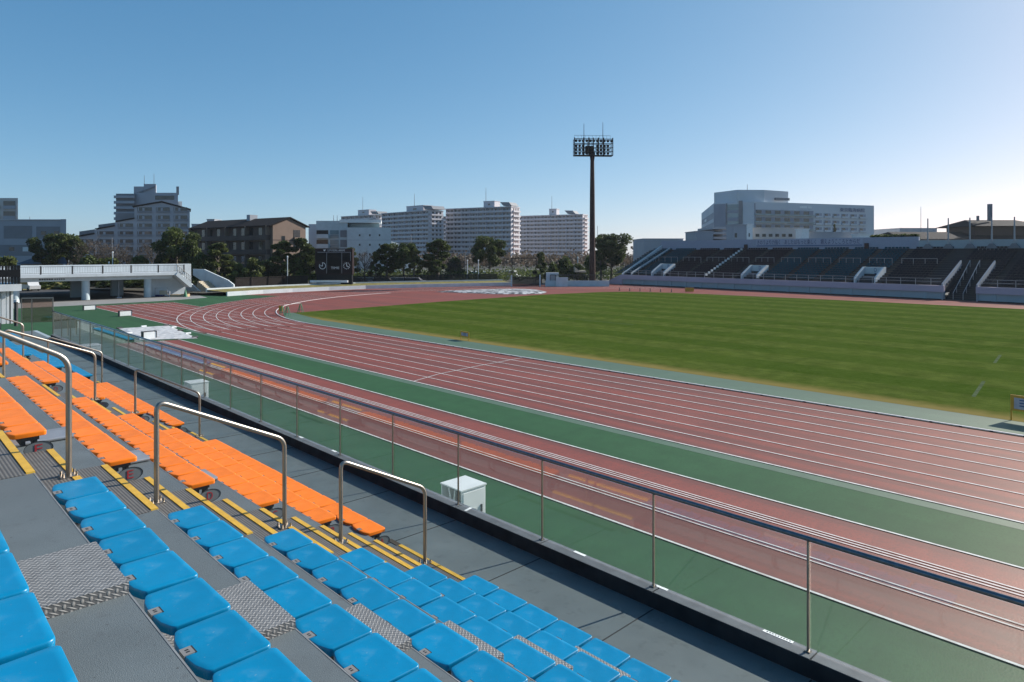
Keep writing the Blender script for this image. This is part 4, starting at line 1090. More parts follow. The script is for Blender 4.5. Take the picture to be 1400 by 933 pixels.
for i, px in enumerate((1309, 1322.5)):
    xs = ox(px, 2.2); g = MB()
    x = xs; g.tube([OF.p(x, .6, 1.0), OF.p(x, 7.1, 5.6)], .05, 6)
    for k_ in range(6): t = k_ / 5; g.tube([OF.p(x, .6 + 6.5 * t, .1 + 4.5 * t), OF.p(x, .6 + 6.5 * t, 1.0 + 4.6 * t)], .035, 5)
    tag(g.build('stair_handrail', M['greyrail'], loc=OF.p(x, 3, 0)), ('left' if i == 0 else 'right') + ' of the two handrails down the wide dark stair of the opposite stand', 'handrail', 'handrails in the wide stair')
ww = MB(); x = aX[4]
for i in range(14):
    t = i / 14; y = .6 + t * YB * .93; ww.box(OF, x - .62, x - .45, y, y + .55, Z0 + (y / RD) * RZ + .1, Z0 + (y / RD) * RZ + .5)
tag(ww.build('stair_edge_marker', M['white'], loc=OF.p(x, 5, Z0)), 'white dashed stair edge climbing the dark maroon seats of the opposite stand', 'edge marking')
# banner
bn0, bn1 = ox(1034, YB), ox(1180, YB)
bn = empty('slogan_banner', OF.p((bn0 + bn1) / 2, YB, ZB + .7), 'long pale banner with navy Japanese slogan above the opposite stand seats', 'banner')
MB().box(OF, bn0, bn1, YB - .06, YB + .005, ZB + .55, ZB + 1.95).build('cloth', mat('pale_banner_cloth', (.36, .38, .47), .7, .05), bn)
MB().box(OF, bn0 + .1, bn1 - .1, YB - .075, YB - .062, ZB + .60, ZB + .78).build('stripe', M['bluesign'], bn)
tt = 'きのうより力強く　あしたはもっと楽しく　鍛えようこころとからだ'
text('lettering', tt, OF, bn0 + .25, bn1 - .5, YB - .08, ZB + .90, ZB + 1.85, M['navy'], bn)
for px in (1020.3, 1185.3):
    x = ox(px, YB); tag(MB().box(OF, x - .3, x + .3, YB - .35, YB - .005, ZB, ZB + 1.0).build('brown_box', M['tower'], loc=OF.p(x, YB, ZB)), 'small brown box on the back wall at the %s end of the banner' % ('left' if px < 1100 else 'right'), 'box')
hg = MB()
hx0, hx1 = ox(1189, YB + .6), ox(1255, YB + .6)
for i in range(900):
    x = rnd.uniform(hx0, hx1); y = YB + .52 + rnd.uniform(0, 1.0); z = ZB + 1.45 + rnd.uniform(0, .95); s = rnd.uniform(.10, .2); a = rnd.uniform(0, 3.14)
    c_ = Vector(OF.p(x, y, z)); u_ = Vector((math.cos(a), math.sin(a), rnd.uniform(-.5, .5))).normalized() * s; w_ = Vector((rnd.uniform(-1, 1), rnd.uniform(-1, 1), 1)).normalized() * s
    hg.face([c_ - u_ - w_, c_ + u_ - w_, c_ + u_ + w_, c_ - u_ + w_])
ph = empty('planter_hedge', OF.p((hx0 + hx1) / 2, YB + 1, ZB + 1), 'clipped dark hedge in a planter on top of the opposite stand', 'hedge')
hg.build('foliage', M['leafA'], ph, recalc=False); MB().box(OF, hx0, hx1, YB + .55, YB + 1.5, ZB + .2, ZB + 1.75).build('planter', M['hedge'], ph)
for i, px in enumerate((1268.5, 1296.5, 1326, 1356, 1387)):
    x, t = OF.hit(px, YB - .3); zt = zat(299 - i * .6, t * 1.0)
    fp = empty('flagpole', OF.p(x, YB - .3, ZB), '%s flagpole from the left on top of the opposite stand' % ORD[i], 'flagpole', 'flagpoles along the opposite stand')
    MB().tube([OF.p(x, YB - .3, ZB), OF.p(x, YB - .3, zt)], .13, 8, r1=.09).build('pole', M['greyrail'], fp, smooth=60)
    MB().prism(OF, [(x - .75, ZB + .02), (x + .75, ZB + .02), (x + .25, ZB + .75), (x - .25, ZB + .75)], YB - .55, YB - .1).build('base', M['greybdk'], fp)
# blocks behind the stand top
def block_px(name, x0, x1, ytop, d, depth, m, label, cat, wins=(), ybot=346, phi=0, wm=None, side=None):
    fr = camfr((x0 + x1) / 2, d, phi); k_ = d / F; c = (x0 + x1) / 2
    root = empty(name, (*gp(c, d), 0), label, cat)
    MB().box(fr, (x0 - c) * k_, (x1 - c) * k_, 0, depth, 0, zat(ytop, d)).build('wall', m, root)
    MB().box(fr, (x0 - c) * k_ - .15, (x1 - c) * k_ + .15, -.15, depth + .15, zat(ytop, d), zat(ytop, d) + .18).build('roof_edge', m, root)
    for (a, b_, t, bo) in wins:
        MB().box(fr, (a - c) * k_, (b_ - c) * k_, -.06, -.004, zat(bo, d), zat(t, d)).build('window', wm or M['window'], root)
    return root, fr, k_, c
block_px('stair_tower', 1003, 1020, 308, 146, 5, M['greyb'], 'tall pale stair tower rising behind the banner end of the opposite stand', 'stair tower', ((1004.5, 1007.5, 319, 325), (1004.5, 1007.5, 328, 333)))
block_px('stair_tower_annex', 1020.6, 1029, 307.3, 146, 4, M['white'], 'bright white slim tower beside the pale stair tower', 'stair tower', ((1023.5, 1025, 319, 324),))
block_px('rooftop_box', 1096, 1106, 314, 142, 3, M['white'], 'small bright white block above the middle of the banner', 'roof block')
block_px('rooftop_wall', 1106.3, 1174, 318.5, 144, 4, M['greyb'], 'long plain grey block above the right half of the banner', 'roof block')
block_px('rooftop_box', 1174.5, 1190, 321, 139, 3, M['white'], 'bright white block above the right end of the banner', 'roof block')
block_px('parking_block', 952, 975, 317, 160, 10, M['greyb'], 'plain grey block with stub slabs behind the left part of the opposite stand', 'building')
r_, fr, k_, c = block_px('parking_deck', 975.3, 1002.5, 330, 165, 14, M['greybdk'], 'open multi-level parking deck behind the opposite stand', 'car park')
for yy_ in (313.5, 320.5, 327): MB().box(fr, (975.3 - c) * k_, (1002.5 - c) * k_, -.1, 14, zat(yy_, 165), zat(yy_, 165) + .55).build('slab', M['greyb'], r_)
MB().box(fr, (977 - c) * k_, (1002 - c) * k_, 8, 8.3, zat(330, 165), zat(314, 165)).build('back_wall', M['greybdk'], r_)
block_px('long_pale_deck', 1030, 1098, 312.5, 150, 8, M['beige'], 'pale beige low building seen between the banner and the hospital', 'building', tuple((1033 + i * 9, 1038 + i * 9, 320, 324) for i in range(6)))
block_px('grey_block', 880, 934, 327, 230, 20, M['greyb'], 'low grey flat-roofed building behind the left end of the opposite stand', 'building')
block_px('grey_block', 934.3, 953, 330, 225, 20, M['greyb'], 'lowest grey building left of the plain grey block', 'building', ((936, 941, 332, 334),))
block_px('distant_block', 1230, 1281, 312.5, 330, 25, M['greyb'], 'distant grey apartment roof behind the flagpoles', 'building')
block_px('distant_block', 1195, 1209, 317.5, 420, 25, M['brown'], 'distant brownish block right of the hospital', 'building')
block_px('distant_block', 1210, 1229, 320, 430, 25, M['greyb'], 'distant pale block beside the brownish one', 'building')
# brown roofed hall at the right
hd = 175; HF2 = camfr(1320, hd, 0); hk = hd / F; hq = lambda px: (px - 1320) * hk; hz2 = lambda py: zat(py, hd)
hl = empty('brown_roofed_hall', (*gp(1320, hd), 0), 'dark brown hip-roofed hall with an upper pavilion behind the opposite stand', 'hall')
MB().box(HF2, hq(1245), hq(1480), 2, 22, 0, hz2(326)).build('wall', M['greyb'], hl)
b = MB()
def hip(b, x0, x1, y0, y1, z0, z1, inset):
    lo = [HF2.p(*p, z0) for p in ((x0, y0), (x1, y0), (x1, y1), (x0, y1))]
    ym_ = (y0 + y1) / 2; r0_, r1_ = HF2.p(x0 + inset, ym_, z1), HF2.p(x1 - inset, ym_, z1)
    b.face([lo[0], lo[1], r1_, r0_]); b.face([lo[2], lo[3], r0_, r1_]); b.face([lo[3], lo[0], r0_]); b.face([lo[1], lo[2], r1_]); b.face(lo[::-1])
hip(b, hq(1236), hq(1490), 0, 24, hz2(327), hz2(315.5), 2.5); b.build('roof', M['roofbr'], hl)
MB().box(HF2, hq(1355), hq(1440), 6, 18, hz2(327) , hz2(307)).build('pavilion', M['browndk'], hl)
b = MB(); hip(b, hq(1346), hq(1450), 3, 21, hz2(308.5), hz2(298), 3); b.build('pavilion_roof', M['roofbr'], hl)
MB().box(HF2, hq(1383), hq(1387), 8, 9, hz2(300), hz2(276)).build('antenna', M['greybdk'], hl)
MB().tube([HF2.p(hq(1366), 8, hz2(300)), HF2.p(hq(1366), 8, hz2(293))], .35, 8).build('vent_pipe', M['greybdk'], hl)

# ================================================================== BUILDINGS BEYOND THE STADIUM
class Fac:
    """flat facade seen square-on at one depth: pixel columns and rows become local x and z"""
    def __init__(s, pc, d, px_r=None):
        s.pc, s.d, s.fr, s.k = pc, d, camfr(pc, d, 0), d / F
        if px_r is not None:                       # footprint sheared along the camera's line of sight, hiding the sunlit side wall
            k = (px_r - PX0) / F; s.fr.y = (SN + k * CS, CS - k * SN)
    def x(s, px): return (px - s.pc) * s.k
    def z(s, py): return zat(py, s.d)
def antenna(fr, x, y, z0, z1, root, r=.12):
    MB().tube([fr.p(x, y, z0), fr.p(x, y, z1)], r, 5, r1=r * .5).build('antenna', M['greybdk'], root)

# slab apartment blocks
def slab_block(px_l, y_l, px_c, y_c, d, px_r, floors, label, pent, canopy, ant, name='apartment_block'):
    # near right corner at (px_c, d); left end farther away by the ratio of roof heights
    q = (PY0 - y_c) / (PY0 - y_l)
    rl, fl = (px_l - PX0) / F * d * q, d * q
    rc, fc = (px_c - PX0) / F * d, d
    Wd = math.hypot(rc - rl, fl - fc); phi = math.degrees(math.atan2(fl - fc, rc - rl))
    fr0 = camfr(px_c, d, phi); fr = Fr(fr0.p(-Wd, 0, 0)[:2], fr0.x)
    a = R(phi); sx_, sf_ = math.sin(a), math.cos(a); t = (px_r - PX0) / F
    dep = (rc - t * fc) / (t * sf_ - sx_)
    dep = max(8, min(16, abs(dep)))
    Ht = zat(y_c, d); root = empty(name, (*gp(px_c, d), 0), label, 'apartment block', 'slab apartment blocks far beyond the bend')
    MB().box(fr, 0, Wd, 0, dep, 0, Ht).build('wall', M['danchi'], root)
    fh = Ht / floors; par = []
    for i in range(floors):
        z = i * fh
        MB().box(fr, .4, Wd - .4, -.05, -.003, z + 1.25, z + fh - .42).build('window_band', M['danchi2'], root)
        MB().box(fr, 0, Wd, -1.35, -.052, z - .12, z + 1.12).build('balcony', M['danchi'], root)
    b = MB(); n = int(Wd / 6)
    for i in range(n + 1): MB().box(fr, i * (Wd - .2) / n, i * (Wd - .2) / n + .2, -1.2, -.053, 1.1, Ht - .05).build('balcony_partition', M['danchi'], root)
    b = MB(); cnt = 0
    for i in reversed(range(floors)):
        for k_ in range(int(n * 2.2)):
            x = (k_ + .25) * Wd / (n * 2.2); cnt += 1
            (MB() if cnt <= 96 else b).box(fr, x, x + 1.2, -.07, -.051, i * fh + 1.25, i * fh + fh - .5).build('window', M['window'], root) if cnt <= 96 else b.box(fr, x, x + 1.2, -.07, -.051, i * fh + 1.25, i * fh + fh - .5)
    if b.v: tag(b.build('window', M['window'], root), kind='stuff')
    # end wall stairs with small windows
    b = MB(); c = MB()
    for i in range(floors):
        for k_ in range(3):
            y = dep * (.15 + .28 * k_); MB().box(fr, Wd + .003, Wd + .05, y, y + dep * .14, i * fh + 1.0, i * fh + fh - .5).build('side_window', M['window'], root)
        MB().box(fr, Wd + .004, Wd + 1.1, dep * .05, dep * .95, i * fh - .1, i * fh + .9).build('side_balcony', M['danchi'], root)
    MB().box(fr, -.3, Wd + .3, -1.5, dep + .3, Ht, Ht + .5).build('roof_edge', M['danchi'], root)
    def fx(px): return fr.hit(px, 1)[0]
    (p0, p1, py) = pent; x0, x1 = fx(p0), fx(p1); zz = Ht + .5 + (y_c - py) * d / F
    MB().box(fr, x0, x1, 2, dep - 1, Ht + .5, zz).build('penthouse', M['danchi'], root)
    MB().box(fr, x0 + (x1 - x0) * .4, x0 + (x1 - x0) * .6, 1.95, 1.997, zz - 2.4, zz - 1.4).build('penthouse_window', M['window'], root)
    MB().box(fr, x0 - .2, x1 + .2, 1.8, dep - .8, zz, zz + .3).build('penthouse_roof', M['danchi'], root)
    (p0, p1, py) = canopy; x0, x1 = fx(p0), fx(p1); zc = Ht + .5
    MB().prism(fr, [(x0, zc + 3.0), (x1 - 2, zc + 2.7), (x1, zc + .5), (x0 + 2.5, zc + .5)], .5, dep).build('roof_canopy', M['greybdk'], root)
    antenna(fr, fx(ant[0]), 4, zz, zz + (py - ant[1]) * d / F * .8, root, .2)
    return root
slab_block(524, 293, 588, 288.5, 430, 606, 12, 'leftmost tall slab apartment block, partly hidden by the pale square building', (554, 577, 281), (579, 593, 285), (561.5, 262))
slab_block(611, 286.8, 700, 283.4, 425, 710.5, 12, 'tallest slab apartment block, standing in the middle of the far row', (660, 675, 275), (684, 700, 280), (661, 255))
slab_block(710.5, 296.5, 797.5, 294, 470, 803.5, 12, 'rightmost slab apartment block, just left of the floodlight mast', (750, 760, 285.5), (772, 787, 291), (752, 267))
slab_block(468, 297, 512, 294.5, 560, 526, 12, 'distant slab apartment block showing only its top above the pale square building', (488, 503, 287), (507, 518, 291), (492, 267))
slab_block(607, 297, 612.5, 296.5, 600, 616, 11, 'sliver of a distant slab apartment block between two taller ones', (608, 610, 294), (611, 612, 295), (609, 286))

# stepped apartment building
A = Fac(185, 240, 258); root = empty('stepped_apartment_building', (*gp(185, 240), 0), 'pale grey stepped apartment building with gabled end roofs and dark balconies', 'apartment building')
X, Z = A.x, A.z
MB().prism(A.fr, [(X(100), 0), (X(259.5), 0), (X(259.5), Z(287.6)), (X(221), Z(277.2)), (X(183.6), Z(283.6)), (X(183.6), Z(299.8)), (X(157), Z(304.2)), (X(157), Z(309.8)), (X(129), Z(314.8)), (X(129), Z(320.6)), (X(100), Z(325.5))], 0, 14).build('wall', M['greyb'], root)
for (a, ya, c, yc) in ((98, 324.6, 129.5, 319.4), (130, 313.6, 157, 308.8), (158, 303.2, 184, 298.6), (181, 282.9, 221.3, 276.0), (221, 276, 261, 286.8)):
    MB().prism(A.fr, [(X(a), Z(ya)), (X(c), Z(yc)), (X(c), Z(yc - .9)), (X(a), Z(ya - .9))], -.8, 14.5).build('roof', M['roofbr'], root)
for (a, c, yt, yb) in ((106.5, 127.6, 313.4, 319.3), (133, 156, 304, 308.8), (184, 156.5, 291, 303)):
    MB().prism(A.fr, [(X(a), Z(yb + 3)), (X(c), Z(yb + 3)), (X(c), Z(yt)), (X(a), Z(yt + 3 if a < c else yt))], 3, 12).build('clerestory', M['greybdk'], root)
colsx = [(107, 127.4), (133.2, 155.6), (161, 182), (187.5, 207.6), (213.2, 232), (237.3, 256)]
rows_y = [(283.7, 291.4, 3), (294.7, 302.6, 3), (305.8, 313.3, 2), (316.5, 323.6, 1), (327.4, 335, 0), (338, 345.5, 0), (349, 356.5, 0)]
for (yt, yb, k0) in rows_y:
    for (a, c) in colsx[k0:]:
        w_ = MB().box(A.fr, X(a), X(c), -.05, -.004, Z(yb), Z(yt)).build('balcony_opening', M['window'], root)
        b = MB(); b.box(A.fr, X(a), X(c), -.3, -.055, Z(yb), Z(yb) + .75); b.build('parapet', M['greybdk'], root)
        b = MB(); b.box(A.fr, X(a) + (X(c) - X(a)) * .35, X(a) + (X(c) - X(a)) * .5, -.08, -.052, Z(yb) + .75, Z(yt) - .2); b.box(A.fr, X(a) + (X(c) - X(a)) * .05, X(a) + (X(c) - X(a)) * .12, -.08, -.052, Z(yb) + .75, Z(yt)); b.build('frame', M['greyb'], root)
T = Fac(198, 258, 240); X, Z = T.x, T.z
t_ = empty('rear_tower_block', (*gp(198, 258), 0), 'darker grey stepped tower block rising behind the gabled apartment building', 'apartment building')
MB().box(T.fr, X(158.5), X(184), 0, 12, 0, Z(265)).build('wall', M['greybdk'], t_); MB().box(T.fr, X(184.1), X(243), 1, 14, 0, Z(263.5)).build('wall', M['greyb'], t_)
MB().box(T.fr, X(182.5), X(196), 2, 10, Z(265) + .01, Z(254.5)).build('penthouse', M['greyb'], t_); MB().box(T.fr, X(196.2), X(213), 2, 10, Z(263.5) + .01, Z(251)).build('penthouse', M['greyb'], t_)
for i in range(7):
    y = 268 + i * 7.4
    MB().box(T.fr, X(156), X(184), -1.4, -.01, Z(y + 3.4), Z(y)).build('balcony', M['greyb'], t_)
MB().box(T.fr, X(212), X(238), .9, .998, Z(273), Z(267.5)).build('window', M['window'], t_); MB().box(T.fr, X(224), X(249), 4, 10, 0, Z(274.5)).build('rear_wing', M['whitewall'], t_)
MB().prism(T.fr, [(X(183), Z(264)), (X(212), Z(254)), (X(212), Z(255.5)), (X(184), Z(265.6))], 1.6, 1.99).build('stair', M['greybdk'], t_)
b = MB(); b.box(T.fr, X(241), X(244.8), 5, 6, Z(265), Z(253.5)); b.box(T.fr, X(242.6), X(243.4), 5.3, 5.7, Z(275), Z(265) - .01); b.build('mobile_mast', M['greybdk'], t_)
for px, t in ((196.5, 238), (210, 235.5)): antenna(T.fr, X(px), 5, Z(252), Z(t), t_, .12)

# blue-grey building at the left edge
L1 = Fac(40, 200, 89); X, Z = L1.x, L1.z; root = empty('blue_grey_building', (*gp(40, 200), 0), 'plain blue-grey building with recessed panels at the left edge behind the bridge', 'building')
MB().box(L1.fr, X(-60), X(84), 0, 16, 0, Z(301)).build('wall', M['greyb'], root); MB().box(L1.fr, X(83), X(90.5), -.6, 14, 0, Z(300)).build('pilaster', M['greyb'], root)
for (a, c, t, b_) in ((-45, -2, 309, 326.5), (5, 44, 309, 326.5), (49.5, 82, 310, 327), (-45, 44, 335, 350), (50, 82, 335, 350)):
    MB().box(L1.fr, X(a), X(c), -.05, -.003, Z(b_), Z(t)).build('panel', M['greybdk'], root)
for (a, c, t, b_, m) in ((56, 63, 316.5, 321.5, 'window'), (74, 80.5, 316.5, 321.5, 'window'), (12.5, 19.5, 338, 343, 'window'), (31, 38.5, 338, 344, 'whitewall')):
    MB().box(L1.fr, X(a), X(c), -.10, -.052, Z(b_), Z(t)).build('window', M[m], root)
MB().box(L1.fr, X(-60), X(84), -.3, 16.2, Z(301) + .003, Z(300.2)).build('roof_edge', M['hosp'], root); antenna(L1.fr, X(40), 3, Z(301), Z(295.5), root, .1)
B1 = Fac(8, 265, 24); X, Z = B1.x, B1.z; root = empty('beige_apartment_tower', (*gp(8, 265), 0), 'beige apartment tower with balconies peeping over the blue-grey building', 'apartment building')
MB().box(B1.fr, X(-40), X(24.5), 0, 14, 0, Z(271)).build('wall', M['beige'], root)
for (t, b_) in ((275, 286), (289, 300), (303, 314)):
    MB().box(B1.fr, X(4.5), X(21), -.05, -.003, Z(b_), Z(t)).build('balcony_opening', M['window'], root); MB().box(B1.fr, X(4.5), X(21), -.6, -.055, Z(b_), Z(b_ - 4.5)).build('balcony', M['greyb'], root)
    MB().box(B1.fr, X(-40), X(-1), -.6, -.004, Z(b_), Z(b_ - 5)).build('balcony', M['beige'], root)
G1 = Fac(43, 150, 90); X, Z = G1.x, G1.z; root = empty('blue_roofed_shed', (*gp(43, 150), 0), 'shed with a blue metal gable roof behind the bridge at left', 'shed')
MB().box(G1.fr, X(28), X(85), 1, 12, 0, Z(361)).build('wall', M['beige'], root)
b = MB(); b.prism(G1.fr, [(X(22), Z(361)), (X(49), Z(351.5)), (X(88), Z(351.5)), (X(92), Z(361))], 0, 13); b.build('roof', M['blueroof'], root)

# brown tiled block
d = 150; q = 38 / 33.5
rc, fc = (373 - PX0) / F * d, d; rl, fl = (263 - PX0) / F * d * q, d * q
Wd = math.hypot(rc - rl, fl - fc); phi = math.degrees(math.atan2(fl - fc, rc - rl)); f0 = camfr(373, d, phi); BF = Fr(f0.p(-Wd, 0, 0)[:2], f0.x); Ht = zat(308.2, d)
root = empty('brown_tiled_apartment', (*gp(373, d), 0), 'four storey brown tiled apartment block with a long low gable roof', 'apartment building')
dep = 8.6
MB().xprism(BF, [(0, 0), (0, Ht), (dep / 2, Ht + 1.6), (dep, Ht), (dep, 0)], 0, Wd).build('wall', M['brown'], root)
b = MB(); b.xprism(BF, [(-.9, Ht - .25), (dep / 2, Ht + 1.75), (dep + .9, Ht - .25), (dep + .9, Ht - .02), (dep / 2, Ht + 2.0), (-.9, Ht - .02)], -.5, Wd + .35); b.build('roof', M['roofbr'], root)
fh = Ht / 4
for i in range(4):
    z = i * fh
    MB().box(BF, .3, Wd - .9, -.05, -.003, z + .2, z + fh - .25).build('recess', M['browndk'], root)
    MB().box(BF, .3, Wd - .9, -1.0, -.06, z - .05, z + 1.05).build('balcony', M['browndk'], root)
    for k_ in range(9):
        x = 1.2 + k_ * (Wd - 3) / 9
        MB().box(BF, x, x + 1.3, -.09, -.053, z + .9, z + fh - .45).build('window', M['window'], root)
    for k_ in range(5): 
        x = .3 + k_ * (Wd - 1.4) / 4; MB().box(BF, x, x + .18, -1.15, -.055, z + 1.06 if i else .1, z + fh - .06).build('partition', M['brown'], root)
MB().box(BF, Wd + .003, Wd + .05, dep * .26, dep * .36, Ht * .70, Ht * .82).build('window', M['window'], root); MB().box(BF, Wd + .003, Wd + .05, dep * .62, dep * .82, Ht * .60, Ht * .93).build('window', M['window'], root)
MB().box(BF, Wd + .051, Wd + .5, dep * .62, dep * .82, Ht * .72, Ht * .80).build('side_balcony', M['brown'], root)
MB().box(BF, Wd + .002, Wd + .03, 0, dep, Ht * .74, Ht * .755).build('joint', M['browndk'], root)
MB().box(BF, Wd * .56, Wd * .60, 3, 5, Ht + 1.2, Ht + 2.9).build('chimney', M['greyb'], root)
block_px('rooftop_plant', 283, 293, 300.5, 215, 5, M['greyb'], 'small grey plant room with a dish behind the brown roof', 'roof block')
block_px('rear_grey_house', 262, 300, 307, 225, 10, M['greyb'], 'grey house top just behind the left end of the brown roof', 'building')

# pale square building
P = Fac(480, 180, 534); X, Z = P.x, P.z; root = empty('pale_square_building', (*gp(480, 180), 0), 'pale square building with small square windows and a thin upper pavilion', 'building')
MB().box(P.fr, X(475), X(534.5), -1, 14, 0, Z(311.5)).build('wall', M['whitewall'], root)
MB().box(P.fr, X(432), X(474.9), .5, 14, 0, Z(302)).build('wall', M['palewall'], root); MB().box(P.fr, X(420), X(431.9), 3, 13, 0, Z(306)).build('wall', M['hosp'], root)
MB().box(P.fr, X(476), X(518), 3, 11, Z(311.5) + .003, Z(305)).build('pavilion', M['windowblue'], root); MB().box(P.fr, X(464), X(521), .2, 12, Z(304.6), Z(300.4)).build('pavilion_roof', M['white'], root)
for y in (322, 335, 348):
    for px in (492, 505.8, 519): MB().box(P.fr, X(px - 1.1), X(px + 1.1), -1.05, -1.004, Z(y + 1.4), Z(y - 1.4)).build('window', M['window'], root)
MB().box(P.fr, X(475.2), X(534.3), -1.02, -1.003, Z(328.8), Z(328.4)).build('joint', M['greyb'], root)
for (t, b_) in ((315, 320.5), (328, 334), (341, 347)):
    MB().box(P.fr, X(432.5), X(448.5), .42, .497, Z(b_), Z(t)).build('window', M['window'], root); MB().box(P.fr, X(433), X(449), -.6, .41, Z(b_ + 5.5), Z(b_)).build('balcony', M['whitewall'], root)
    MB().box(P.fr, X(451), X(463), .42, .497, Z(b_), Z(t)).build('window', M['windowblue'], root); MB().box(P.fr, X(451), X(463), .3, .41, Z(b_ + 5), Z(b_ + .5)).build('glass_rail', M['windowblue'], root)
    MB().box(P.fr, X(465), X(474), .42, .497, Z(b_ + 4), Z(t)).build('window', M['greybdk'], root)
for px in (454, 459): antenna(P.fr, X(px), 5, Z(302), Z(293), root, .1)
MB().prism(P.fr, [(X(535), 0), (X(548), 0), (X(562), Z(372)), (X(580), Z(355)), (X(575), Z(352)), (X(545), Z(333)), (X(535), Z(330))], 4, 4.6).build('sloping_side_wall', M['whitewall'], root)

# hospital
D = 285.0
foot = [(.359 * D, 1.293 * D), (.3047 * D, 1.03 * D), (.3548 * D, 1.0 * D), (.575 * D, 1.084 * D), (.62 * D, 1.33 * D)]
fw = [(r * RV[0] + f_ * FV[0], r * RV[1] + f_ * FV[1]) for r, f_ in foot]
ho = empty('hospital', (*fw[2], 0), 'large pale grey hospital with rows of balcony windows and a rooftop sign', 'hospital')
HZ = H + 70 * D / F
MB().vprism(W, fw, 0, HZ).build('wall', M['hosp'], ho)
e1 = Fr(fw[2], (fw[3][0] - fw[2][0], fw[3][1] - fw[2][1])); l1 = math.dist(fw[2], fw[3])
e2 = Fr(fw[1], (fw[2][0] - fw[1][0], fw[2][1] - fw[1][1])); l2 = math.dist(fw[1], fw[2])
hx1 = lambda px: e1.hit(px)[0]
floors_y = [(286.5, 292.3), (296.5, 302.5), (306.5, 312.5), (316.5, 322)]
kz = lambda y: H + (PY0 - y) * D / F
MB().box(e1, .4, hx1(1031), -.4, 0, kz(350), kz(278)).build('dark_panel', M['hospdk'], ho)
for i, (t, b_) in enumerate(floors_y):
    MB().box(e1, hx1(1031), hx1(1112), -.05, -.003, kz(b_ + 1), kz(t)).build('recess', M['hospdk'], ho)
    MB().box(e1, hx1(1031), hx1(1112), -1.0, -.06, kz(b_ + 2.3), kz(b_)).build('balcony', M['windowblue'], ho)
    for k_ in range(6):
        a = 1033.5 + k_ * 13; MB().box(e1, hx1(a), hx1(a + 7.5), -.09, -.053, kz(b_), kz(t + 1)).build('window', M['window'], ho)
    for k_ in range(6):
        a = 1114 + k_ * 12; MB().box(e1, hx1(a), hx1(a + 9.5), -.05, -.003, kz(b_ + 3.5), kz(t + 3)).build('window', M['hospdk'], ho)
        MB().box(e1, hx1(a + 1.5), hx1(a + 5.5), -.09, -.053, kz(b_ + 1), kz(t + 3.6)).build('window', M['window'], ho)
        MB().box(e1, hx1(a), hx1(a + 9.5), -.8, -.055, kz(b_ + 3.5), kz(b_ + 1)).build('balcony', M['hosp'], ho)
MB().box(e1, hx1(1093.5), hx1(1103.5), -.06, -.004, kz(283), kz(280)).build('roof_opening', M['white'], ho); MB().box(e1, hx1(1105), hx1(1109.5), -.06, -.004, kz(283), kz(280.4)).build('roof_opening', M['white'], ho)
text('lettering', '東京臨海病院', e1, hx1(1148), hx1(1182), -.2, kz(286.3), kz(280.6), M['bluesign'], ho, .15)
MB().box(e2, 0, l2 * .30, -.3, 0, 0, HZ - .5).build('dark_panel', M['hospdk'], ho)
MB().box(e2, l2 * .31, l2 * .34, -.2, 0, 0, HZ - .3).build('fin', M['greybdk'], ho)
MB().box(e2, l2 * .34, l2 * .62, -.06, -.003, 0, HZ - .8).build('curtain_wall', M['windowblue'], ho)
for t, b_ in ((287, 291), (297, 302), (307.5, 312)): MB().box(e2, l2 * .34, l2 * .62, -.12, -.065, kz(b_), kz(t)).build('spandrel', M['hospdk'], ho)
MB().box(e2, l2 * .63, l2 * .72, -.35, 0, 0, HZ + .6).build('fin', M['greybdk'], ho)
e0 = Fr(fw[0], (fw[1][0] - fw[0][0], fw[1][1] - fw[0][1])); l0 = math.dist(fw[0], fw[1])
for i in range(5):
    z = HZ - 6.5 - i * 4.2
    MB().box(e0, 3, l0 - 2, -.06, -.003, z, z + 2.6).build('window', M['hospdk'], ho); MB().box(e0, l0 * .35, l0 * .5, -.3, -.07, z + .3, z + 1.6).build('balcony', M['white'], ho)
rb = [e1.p(hx1(1019), 5, 0)[:2], e1.p(hx1(1048), 1.5, 0)[:2], e1.p(hx1(1087), 4, 0)[:2], e1.p(hx1(1087), 20, 0)[:2], e1.p(hx1(1018), 20, 0)[:2]]
MB().vprism(W, rb, HZ + .003, H + (PY0 - 258.8) * D / F).build('rooftop_block', M['hosp'], ho)
MB().box(e1, hx1(1063), hx1(1082), 1.0, 1.9, kz(272.5), kz(269)).build('rooftop_louvre', M['greybdk'], ho)
MB().box(e1, hx1(1112), hx1(1129), 2, 8, HZ - 3, kz(277)).build('plant_room', M['hosp'], ho)
antenna(e1, hx1(1035), 6, kz(259), kz(250), ho, .15)
# thin masts on the skyline
def mast(px, yt, yb, d, label, r=.14):
    x, y = gp(px, d); o = MB().tube([(x, y, 0), (x, y, zat(yt, d))], r, 6, r1=r * .6).build('mast', M['greybdk'], loc=(x, y, 0)); tag(o, label, 'mast')
mast(1259, 283, 340, 300, 'thin tall aerial mast left of the first flagpole')
mast(817, 309, 380, 190, 'slim street lamp column right behind the floodlight mast', .1)
mast(636, 345, 380, 165, 'slim pale pole in front of the middle apartment block')
mast(562, 322, 380, 180, 'dark utility pole in front of the leftmost slab block', .16)
mast(153, 325, 380, 150, 'slim utility pole in front of the stepped apartment building', .12)
mast(252, 362, 400, 116, 'pale lamp pole beside the top of the bridge stair', .07)
def lamp_post(px, yt, d, label):
    x, y = gp(px, d); r_ = empty('lamp_post', (x, y, 0), label, 'lamp post', 'pale posts behind the black fence'); z = zat(yt, d)
    MB().tube([(x, y, 0), (x, y, z)], .09, 8).build('post', M['whitewall'], r_); MB().tube([(x, y, z), (x, y, z + .3)], .16, 8, r1=.1).build('lamp', M['white'], r_)
